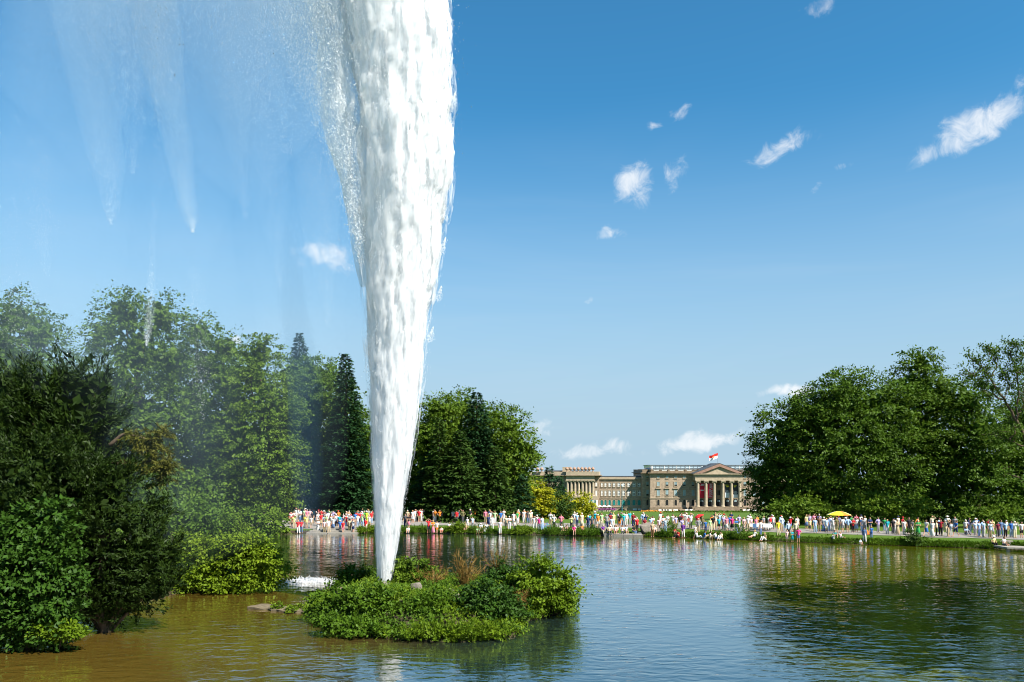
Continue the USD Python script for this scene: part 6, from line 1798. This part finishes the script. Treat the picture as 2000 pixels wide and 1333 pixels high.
def jet_core(shrink, nz=420, na=104, left=0.0, lift=1.0, seed=3):
    """The water column: a tall tube whose skin is feathered with pointed tongues."""
    z = np.linspace(_jz[0], _jz[-1] - .5, nz)
    a = np.linspace(0, 2 * PI, na, endpoint=False)
    Z, A = np.meshgrid(z, a, indexing='ij')
    l, r = jet_edges(Z)
    l = l - left * np.clip(Z - 14, 0, None) ** 1.4 * .02
    c, R = (l + r) / 2, (r - l) / 2 * shrink
    ca, sa = np.cos(A), np.sin(A)
    n1 = meshkit.fbm(np.stack([ca * 2.6, sa * 2.6, Z * .3], -1) + 3, 4, seed)
    n3 = meshkit.fbm(np.stack([ca * 12, sa * 12, Z * 1.3 + 2 * n1], -1), 4, 12)
    D = np.zeros_like(Z)
    for (t0, z0, L, w, h) in TNG:
        m = (z > z0) & (z < z0 + L)
        if not m.any():
            continue
        t = ((z[m] - z0) / L)[:, None]
        da = np.abs((a[None] - t0 + PI) % (2 * PI) - PI) + .15 * (n3[m] - .5)
        wt = w * np.clip(1 - t, 0, 1) ** .6 + 1e-3
        D[m] = np.maximum(D[m], h * t ** .7 * np.clip(1 - (da / wt) ** 2, 0, 1) ** .7)
    grow = np.interp(Z, [1, 5, 12, 25, 40], [.08, .16, .4, .75, 1.1])
    R = np.maximum(R + D * lift + grow * ((n1 - .5) * 1.3 + (n3 - .5) * .5), .05)
    v = np.stack([JET[0] + c + R * ca, JET[1] + R * sa, Z], -1).reshape(-1, 3)
    i, j = np.meshgrid(np.arange(nz - 1), np.arange(na), indexing='ij')
    q = np.stack([i * na + j, i * na + (j + 1) % na, (i + 1) * na + (j + 1) % na, (i + 1) * na + j], -1).reshape(-1, 4)
    return trimesh.Trimesh(v, np.vstack([q[:, [0, 1, 2]], q[:, [0, 2, 3]]]), process=False)


def jet_spray(n=22000):
    """Drops and threads of water thrown off the column: short upright slivers."""
    rng = np.random.default_rng(510)
    P = []
    z = 1.2 + 43 * rng.random(n) ** .85
    a = rng.uniform(0, 2 * PI, n)
    l, r = jet_edges(z)
    c, R = (l + r) / 2, (r - l) / 2
    q = np.stack([np.cos(a) * 2.4, np.sin(a) * 2.4, z * .28], -1)
    nz_ = meshkit.fbm(q, 3, 21)
    fr = np.clip(.80 + .5 * (nz_ - .42) + rng.exponential(.045, n) * np.interp(z, [1, 10, 40], [.5, 1.0, 2.2]), .3, 1.7)
    P.append(np.stack([JET[0] + c + fr * R * np.cos(a), JET[1] + fr * R * np.sin(a), z + rng.normal(0, .3, n)], -1))
    for (t0, z0, L, w, h) in TNG:                           # every tongue frays at its tip
        k = int(16 + 28 * L)
        t = rng.random(k) ** .75
        l, r = jet_edges(z0 + t * L)
        Rr = (r - l) / 2
        aa = t0 + rng.normal(0, .33, k) * w * (1.12 - t) 
        f = Rr * .86 + h * (t ** .8) * 1.5 * rng.random(k) ** .4 + rng.normal(0, .03, k)
        P.append(np.stack([JET[0] + (l + r) / 2 + f * np.cos(aa), JET[1] + f * np.sin(aa), z0 + t * L], -1))
    for (px, py, h) in [(884, 105, 70), (870, 465, 36), (862, 560, 30), (886, 250, 40), (878, 330, 44), (846, 640, 30), (890, 180, 30), (868, 20, 50), (856, 520, 26), (872, 400, 36)]:
        m_ = 420
        t = rng.random(m_) ** .8
        x0, z0 = (px - 1000) / FPX * 48, HC - (py + h - HOR) / FPX * 48
        hh = h / FPX * 48
        P.append(np.stack([x0 - .25 * (1 - t) + rng.normal(0, .14, m_) * (1.05 - t), JET[1] + rng.normal(0, .15, m_) * (1.05 - t), z0 + hh * t], -1))
    k = 5000                                               # the crown breaks up and blows away to the left
    zt_ = rng.uniform(20, 44, k)
    l, r = jet_edges(zt_)
    dx = rng.exponential(1.0, k) * np.interp(zt_, [20, 30, 44], [.25, .8, 1.7])
    P.append(np.stack([JET[0] + l + .5 - dx, JET[1] + rng.normal(0, 1.6, k), zt_ - dx * .7], -1))
    P = np.concatenate(P)
    m = len(P)
    ax = np.c_[rng.normal(0, .16, m), rng.normal(0, .16, m), np.ones(m)]
    L = rng.uniform(.025, .075, m) * np.interp(P[:, 2], [1, 8, 40], [.7, 1, 1.2])
    v, f = leaves(P, ax, rng.normal(size=(m, 3)), L, L * rng.uniform(.25, .55, m))
    return trimesh.Trimesh(v, f, process=False)


def shell(z0, z1, fl, fr, depth, nz=40, na=24):
    """A closed tube from z0 to z1 with left and right edges fl(z), fr(z) and half depth."""
    z = np.linspace(z0, z1, nz)
    a = np.linspace(0, 2 * PI, na, endpoint=False)
    rows = []
    for k in z:
        l, r = fl(k), fr(k)
        rows.append(np.stack([(l + r) / 2 + (r - l) / 2 * np.cos(a), JET[1] + depth(k) * np.sin(a), np.full(na, k)], -1))
    v = np.concatenate(rows)
    i, j = np.meshgrid(np.arange(nz - 1), np.arange(na), indexing='ij')
    q = np.stack([i * na + j, i * na + (j + 1) % na, (i + 1) * na + (j + 1) % na, (i + 1) * na + j], -1).reshape(-1, 4)
    n = len(v)
    v = np.vstack([v, rows[0].mean(0), rows[-1].mean(0)])
    k = np.arange(na)
    f = np.vstack([q[:, [0, 1, 2]], q[:, [0, 2, 3]], np.stack([np.full(na, n), (k + 1) % na, k], 1), np.stack([np.full(na, n + 1), n - na + k, n - na + (k + 1) % na], 1)])
    return trimesh.Trimesh(v, f, process=False)


def foam_material():
    n = {'g': ('geometry', {}), 'm': ('mapping', {'scale': (1.0, 1.0, 0.28)}),
         'n': ('noise_texture', {'scale': 2.6, 'detail': 6.0, 'roughness': 0.6, 'distortion': 0.8}),
         'r': ('rgb_ramp', {'ramp': [(0.3, (.62, .64, .66)), (0.65, (.74, .745, .75))]}),
         'b': ('bump', {'strength': 0.5, 'distance': 0.3}),
         'd': ('diffuse_bsdf', {}), 't': ('translucent_bsdf', {'color': (.86, .88, .9)}), 'mx': ('mix_closure', {'fac': 0.52})}
    l = [('g.position', 'm.vector'), ('m.vector', 'n.vector'), ('n.fac', 'r.fac'), ('r.color', 'd.color'), ('n.fac', 'b.height'), ('b.normal', 'd.normal'),
         ('d.BSDF', 'mx.closure1'), ('t.BSDF', 'mx.closure2')]
    return usdkit.material(stage, '/World/Looks/foaming_water', n, l, surface='mx.closure')


def veil_water(name, lo, hi, most, sc=(1.2, 1.2, .17), det=3.5):
    """Torn sheets of spray: white water broken by holes."""
    n = {'g': ('geometry', {}), 'm': ('mapping', {'scale': sc}), 'n': ('noise_texture', {'scale': 1.5, 'detail': det, 'roughness': .68}),
         'r': ('map_range', {'range_type': 'smoothstep', 'from_min': lo, 'from_max': hi, 'to_min': 0.0, 'to_max': most, 'clamp': True}),
         'd': ('diffuse_bsdf', {'color': (.80, .81, .82)}), 't': ('translucent_bsdf', {'color': (.80, .82, .84)}), 'mx': ('mix_closure', {'fac': .5}), 'x': ('transparent_bsdf', {}), 'o': ('mix_closure', {})}
    return usdkit.material(stage, '/World/Looks/' + name, n, [('g.position', 'm.vector'), ('m.vector', 'n.vector'), ('n.fac', 'r.value'), ('r.result', 'o.fac'), ('x.BSDF', 'o.closure1'), ('d.BSDF', 'mx.closure1'), ('t.BSDF', 'mx.closure2'), ('mx.closure', 'o.closure2')], surface='o.closure')


def drop_material():
    n = {'d': ('diffuse_bsdf', {'color': (.80, .81, .82)}), 't': ('translucent_bsdf', {'color': (.80, .82, .84)}), 'mx': ('mix_closure', {'fac': .5})}
    return usdkit.material(stage, '/World/Looks/water_drop', n, [('d.BSDF', 'mx.closure1'), ('t.BSDF', 'mx.closure2')], surface='mx.closure')


def spray_look(name, D):
    n = {'v': ('principled_volume', {'color': (.62, .85, 1.0), 'anisotropy': 0.0, 'density': D})}
    return usdkit.material(stage, '/World/Looks/' + name, n, [], volume='v.volume')


def spindle(pts, seed, sides=12, rows=26, squash=1.0, rag=1.1):
    """A closed ragged shape through (x, y, z, radius) rows: falling spray, thin at its ends and rim so that it fades there."""
    p = np.array(pts, float)
    t = np.linspace(0, 1, rows)
    k = np.linspace(0, 1, len(p))
    c = np.stack([np.interp(t, k, p[:, i]) for i in range(4)], 1)
    a = np.arange(sides) * 2 * PI / sides
    n = meshkit.fbm(np.stack([np.cos(a)[None] * 1.2 + 0 * t[:, None], np.sin(a)[None] * 1.2 + 0 * t[:, None], t[:, None] * 5 + 0 * a[None]], -1) * (1.6 if rag > 2 else 1) + seed * 3.7, 4 if rag > 2 else 3, seed)
    r = c[:, 3:4] * np.clip(1 + rag * (n - .5), .15, 2)
    v = np.stack([c[:, :1] + r * np.cos(a), c[:, 1:2] + r * squash * np.sin(a), c[:, 2:3] + 0 * r], -1).reshape(-1, 3)
    i, j = np.meshgrid(np.arange(rows - 1), np.arange(sides), indexing='ij')
    q = np.stack([i * sides + j, i * sides + (j + 1) % sides, (i + 1) * sides + (j + 1) % sides, (i + 1) * sides + j], -1).reshape(-1, 4)
    m = len(v)
    v = np.vstack([v, c[0, :3], c[-1, :3]])
    kk = np.arange(sides)
    f = np.vstack([q[:, [0, 1, 2]], q[:, [0, 2, 3]], np.stack([np.full(sides, m), (kk + 1) % sides, kk], 1), np.stack([np.full(sides, m + 1), m - sides + kk, m - sides + (kk + 1) % sides], 1)])
    tm = trimesh.Trimesh(v, f, process=False)
    if tm.volume < 0:
        tm.invert()
    return tm


jet = thing('fountain_jet', 'towering white column of water shooting up from the island', 'fountain', (0, 0, 0))
obj('water_column', jet_core(.82), foam_material(), jet, smooth=True)
for _k, (sh, lo, hi, most, left, lf) in enumerate([(.88, .38, .60, .8, .3, .9), (.97, .46, .74, .6, 1.0, 1.0)]):
    obj('spray_sheet', jet_core(sh, 300, 80, left, lf, 30 + _k), veil_water(f'spray_sheet_look_{_k}', lo, hi, most), jet, smooth=True)
for _k, (D_, pts) in enumerate([(.7, [(712, 560, 6), (702, 420, 24), (688, 280, 38), (672, 150, 50), (664, 40, 56), (660, -80, 60), (660, -330, 50)])]):
    rows_ = [(*at(px, py, 48.0 - .25 * _k), w / FPX * 48) for px, py, w in pts]
    obj('blown_spray', spindle(rows_, 40 + _k, 36, 90, .7, 1.6), veil_water(f'blown_spray_look_{_k}', .24 + .03 * _k, .74, D_, (.6, .6, .12), 3.0), jet, smooth=True)


def drop_fall(pts, n, seed, size=.06, Y=46.5, depth=.7, par=None, fade=1.0, streak=.5):
    """Falling drops, thickest along the axis and thinning outward. pts: (photo column, row, half width px, relative amount)."""
    rng = np.random.default_rng(seed)
    p = np.array(pts, float)
    k = np.linspace(0, 1, len(p))
    u = rng.random(n * 3)
    am = np.interp(u, k, p[:, 3])
    u = u[rng.random(len(u)) < am / p[:, 3].max()][:n]
    px, py, w = (np.interp(u, k, p[:, i]) for i in range(3))
    g = np.clip(rng.normal(0, .42, len(u)), -1.25, 1.25)
    sx = JET[0] * 0 + (px + g * w - 1000) / FPX * Y
    z = HC - (py - HOR) / FPX * Y
    y = Y + rng.normal(0, .4, len(u)) * w / FPX * Y * depth
    cl = meshkit.fbm(np.stack([sx * 1.3, y * 1.3, z * .16], -1), 3, seed)     # drops fall in strands
    ok = rng.random(len(u)) < np.clip(1 - streak + streak * 4 * (cl - .38), .05, 1)
    P = np.stack([sx, y, z], -1)[ok]
    m = len(P)
    L = rng.uniform(.5, 1.4, m) * size
    return leaves(P, np.c_[rng.normal(0, .3, m), rng.normal(0, .3, m), np.ones(m)], rng.normal(size=(m, 3)), L, L * .5)


plume_ = [drop_fall([(706, 520, 8, .3), (694, 400, 26, .7), (676, 270, 44, 1), (656, 150, 62, 1.2), (640, 40, 78, 1.5), (630, -60, 90, 1.6), (632, -200, 90, 1)], 38000, 540, .085, 47.0),
          drop_fall([(660, 330, 10, .2), (630, 200, 50, .6), (600, 90, 80, 1), (580, 0, 110, 1.4), (570, -120, 130, 1.2)], 17000, 541, .07, 47.5),
          drop_fall([(560, 300, 20, .2), (520, 190, 90, .5), (480, 80, 130, 1), (450, -20, 170, 1.5), (430, -140, 190, 1.5)], 12000, 542, .05, 46.5, streak=.9),
          drop_fall([(300, 250, 30, .2), (290, 150, 110, .5), (280, 50, 160, 1), (270, -60, 190, 1.4)], 9000, 543, .05, 46.0, streak=.9)]
obj('blown_drops', join(plume_), drop_material(), jet, kind='stuff')
obj('water_drops', jet_spray(), UsdShade.Material.Get(stage, '/World/Looks/water_drop'), jet, kind='stuff')
mist = thing('spray_mist', 'thin veil of falling spray drifting left of the fountain', 'mist', kind='stuff')
X = lambda px: (px - 1000) / FPX * 48.0
Zp = lambda py: HC - (py - HOR) / FPX * 48.0
SP = {d: spray_look(f'falling_spray_{int(d * 1000):03d}', d) for d in (.004, .006, .008, .012, .02, .03, .05, .08, .14)}


def fall(D, pts, seed, Y=48.0, squash=1.0):
    """pts: (photo column, photo row, half width in photo pixels) from foot to top."""
    rows = [(*at(px, py, Y), w / FPX * Y) for px, py, w in pts]
    obj('falling_spray', spindle(rows, seed, squash=squash), SP[D], mist)


fall(.006, [(330, 1120, 30), (330, 1000, 330), (330, 700, 405), (330, 400, 430), (340, 0, 470), (340, -250, 480), (360, -420, 60)], 1, 44, .3)
fall(.006, [(200, 1090, 20), (190, 980, 180), (180, 700, 230), (200, 400, 260), (250, 0, 300), (260, -250, 300), (270, -420, 40)], 24, 45, .35)
fall(.012, [(120, 1000, 10), (110, 800, 120), (100, 500, 150), (120, 100, 160), (150, -250, 150), (170, -300, 10)], 2, 46, .4)
fall(.012, [(610, 1080, 10), (620, 950, 50), (600, 700, 80), (580, 400, 110), (550, 0, 140), (530, -250, 150), (530, -300, 10)], 4, 45.5, .5)
fall(.012, [(420, 1020, 10), (410, 860, 60), (395, 650, 70), (390, 400, 80), (420, 0, 100), (440, -250, 110)], 3, 45, .5)
fall(.14, [(376, 455, 2), (372, 430, 12), (362, 385, 20), (350, 315, 26), (334, 220, 34), (310, 60, 46), (296, -100, 50), (290, -180, 5)], 5, 46, .7)
fall(.08, [(217, 438, 2), (214, 395, 18), (205, 310, 34), (188, 190, 46), (166, 40, 58), (155, -110, 60), (150, -180, 5)], 7, 46.5, .7)
fall(.14, [(286, 674, 1), (288, 655, 7), (292, 615, 10), (296, 560, 9), (300, 480, 4), (301, 440, 1)], 8, 46, .8)
fall(.08, [(604, 1136, 30), (602, 1080, 18), (600, 980, 24), (595, 850, 32), (586, 690, 34), (574, 540, 24), (566, 430, 3)], 10, 55, .8)
fall(.05, [(640, 630, 3), (632, 480, 34), (620, 330, 52), (600, 180, 68), (580, 20, 86), (560, -160, 90), (555, -240, 6)], 16, 46.4, .6)
fall(.03, [(540, 540, 3), (530, 400, 34), (515, 240, 52), (495, 40, 70), (480, -160, 80), (475, -240, 6)], 14, 46, .6)
fall(.05, [(470, 330, 3), (455, 220, 44), (430, 90, 80), (415, -60, 110), (410, -220, 6)], 21, 46, .5)
fall(.05, [(270, 300, 3), (262, 200, 50), (255, 80, 84), (250, -60, 110), (250, -220, 6)], 22, 46, .5)
fall(.05, [(500, 430, 5), (470, 260, 140), (440, 70, 230), (420, -120, 260), (420, -280, 10)], 31, 45.6, .3)
fall(.03, [(170, 360, 5), (160, 200, 120), (150, 20, 190), (150, -150, 210), (150, -260, 10)], 32, 45.6, .3)
fall(.08, [(680, 420, 3), (650, 250, 40), (625, 120, 70), (605, 0, 96), (590, -120, 110), (590, -260, 8)], 20, 46.6, .5)
fd = [
    ([(376, 455, 3, .9), (372, 430, 16, 1.2), (362, 385, 26, 1.2), (352, 320, 34, 1), (338, 230, 44, .9), (320, 110, 58, .8), (300, -80, 70, .7)], 9000, 550),
    ([(217, 440, 4, .3), (215, 395, 24, .6), (205, 310, 40, 1), (190, 200, 54, 1), (170, 60, 66, 1), (160, -60, 70, .9)], 6500, 551),
    ([(286, 676, 2, 1), (288, 655, 8, 1.3), (292, 620, 12, 1.2), (295, 575, 13, .7), (298, 500, 10, .3), (302, 400, 12, .3), (310, 250, 24, .6), (316, 60, 40, .8)], 5200, 552),
    ([(604, 1136, 34, 1.3), (602, 1090, 22, 1.2), (600, 1000, 26, 1), (596, 860, 36, .9), (588, 700, 40, .8), (575, 560, 34, .5), (565, 420, 24, .2)], 9000, 553),
    ([(545, 560, 6, .2), (540, 430, 30, .5), (528, 300, 46, .8), (512, 150, 60, 1), (495, -40, 76, 1)], 5500, 554),
    ([(640, 640, 6, .2), (634, 480, 36, .6), (622, 330, 54, 1), (602, 180, 70, 1.2), (580, 20, 90, 1.4)], 8000, 555),
    ([(480, 430, 6, .2), (468, 320, 30, .5), (450, 180, 50, .9), (430, 0, 66, 1)], 4500, 556),
    ([(90, 540, 6, .2), (84, 440, 40, .5), (74, 260, 60, .8), (62, 0, 84, 1)], 4500, 557),
    ([(260, 340, 6, .2), (256, 240, 44, .5), (250, 110, 70, .9), (248, -40, 90, 1)], 6000, 558),
    ([(396, 820, 6, .3), (392, 720, 28, 1), (386, 600, 30, .8), (382, 500, 20, .3)], 2200, 559),
    ([(30, 680, 60, .8), (30, 560, 70, 1), (30, 300, 90, .6), (20, 0, 110, .8)], 4000, 560)]
for pts, n_, sd in fd:
    v_, f_ = drop_fall(pts, int(n_ * .75), sd, .034, 46.0 if sd != 553 else 55.0, .6)
    obj('falling_drops', trimesh.Trimesh(v_, f_, process=False), UsdShade.Material.Get(stage, '/World/Looks/water_drop'), mist, kind='stuff')
# spray thrown up where the column of spray strikes the water
sp = onz(602, 1134, .12)
rg = np.random.default_rng(520)
k = 2400
a_ = rg.uniform(0, 2 * PI, k); r_ = np.abs(rg.normal(0, .6, k)) + .2
P = np.c_[sp[0] + 1.7 * r_ * np.cos(a_), sp[1] + 1.2 * r_ * np.sin(a_), np.abs(rg.normal(0, .13, k)) * np.exp(-r_ * .5) + .015]
vv, ff = leaves(P, rg.normal(size=(k, 3)) * .4 + [0, 0, 1], rg.normal(size=(k, 3)), rg.uniform(.04, .12, k), .05)
obj('splash_drops', trimesh.Trimesh(vv, ff, process=False), UsdShade.Material.Get(stage, '/World/Looks/water_drop'), mist)
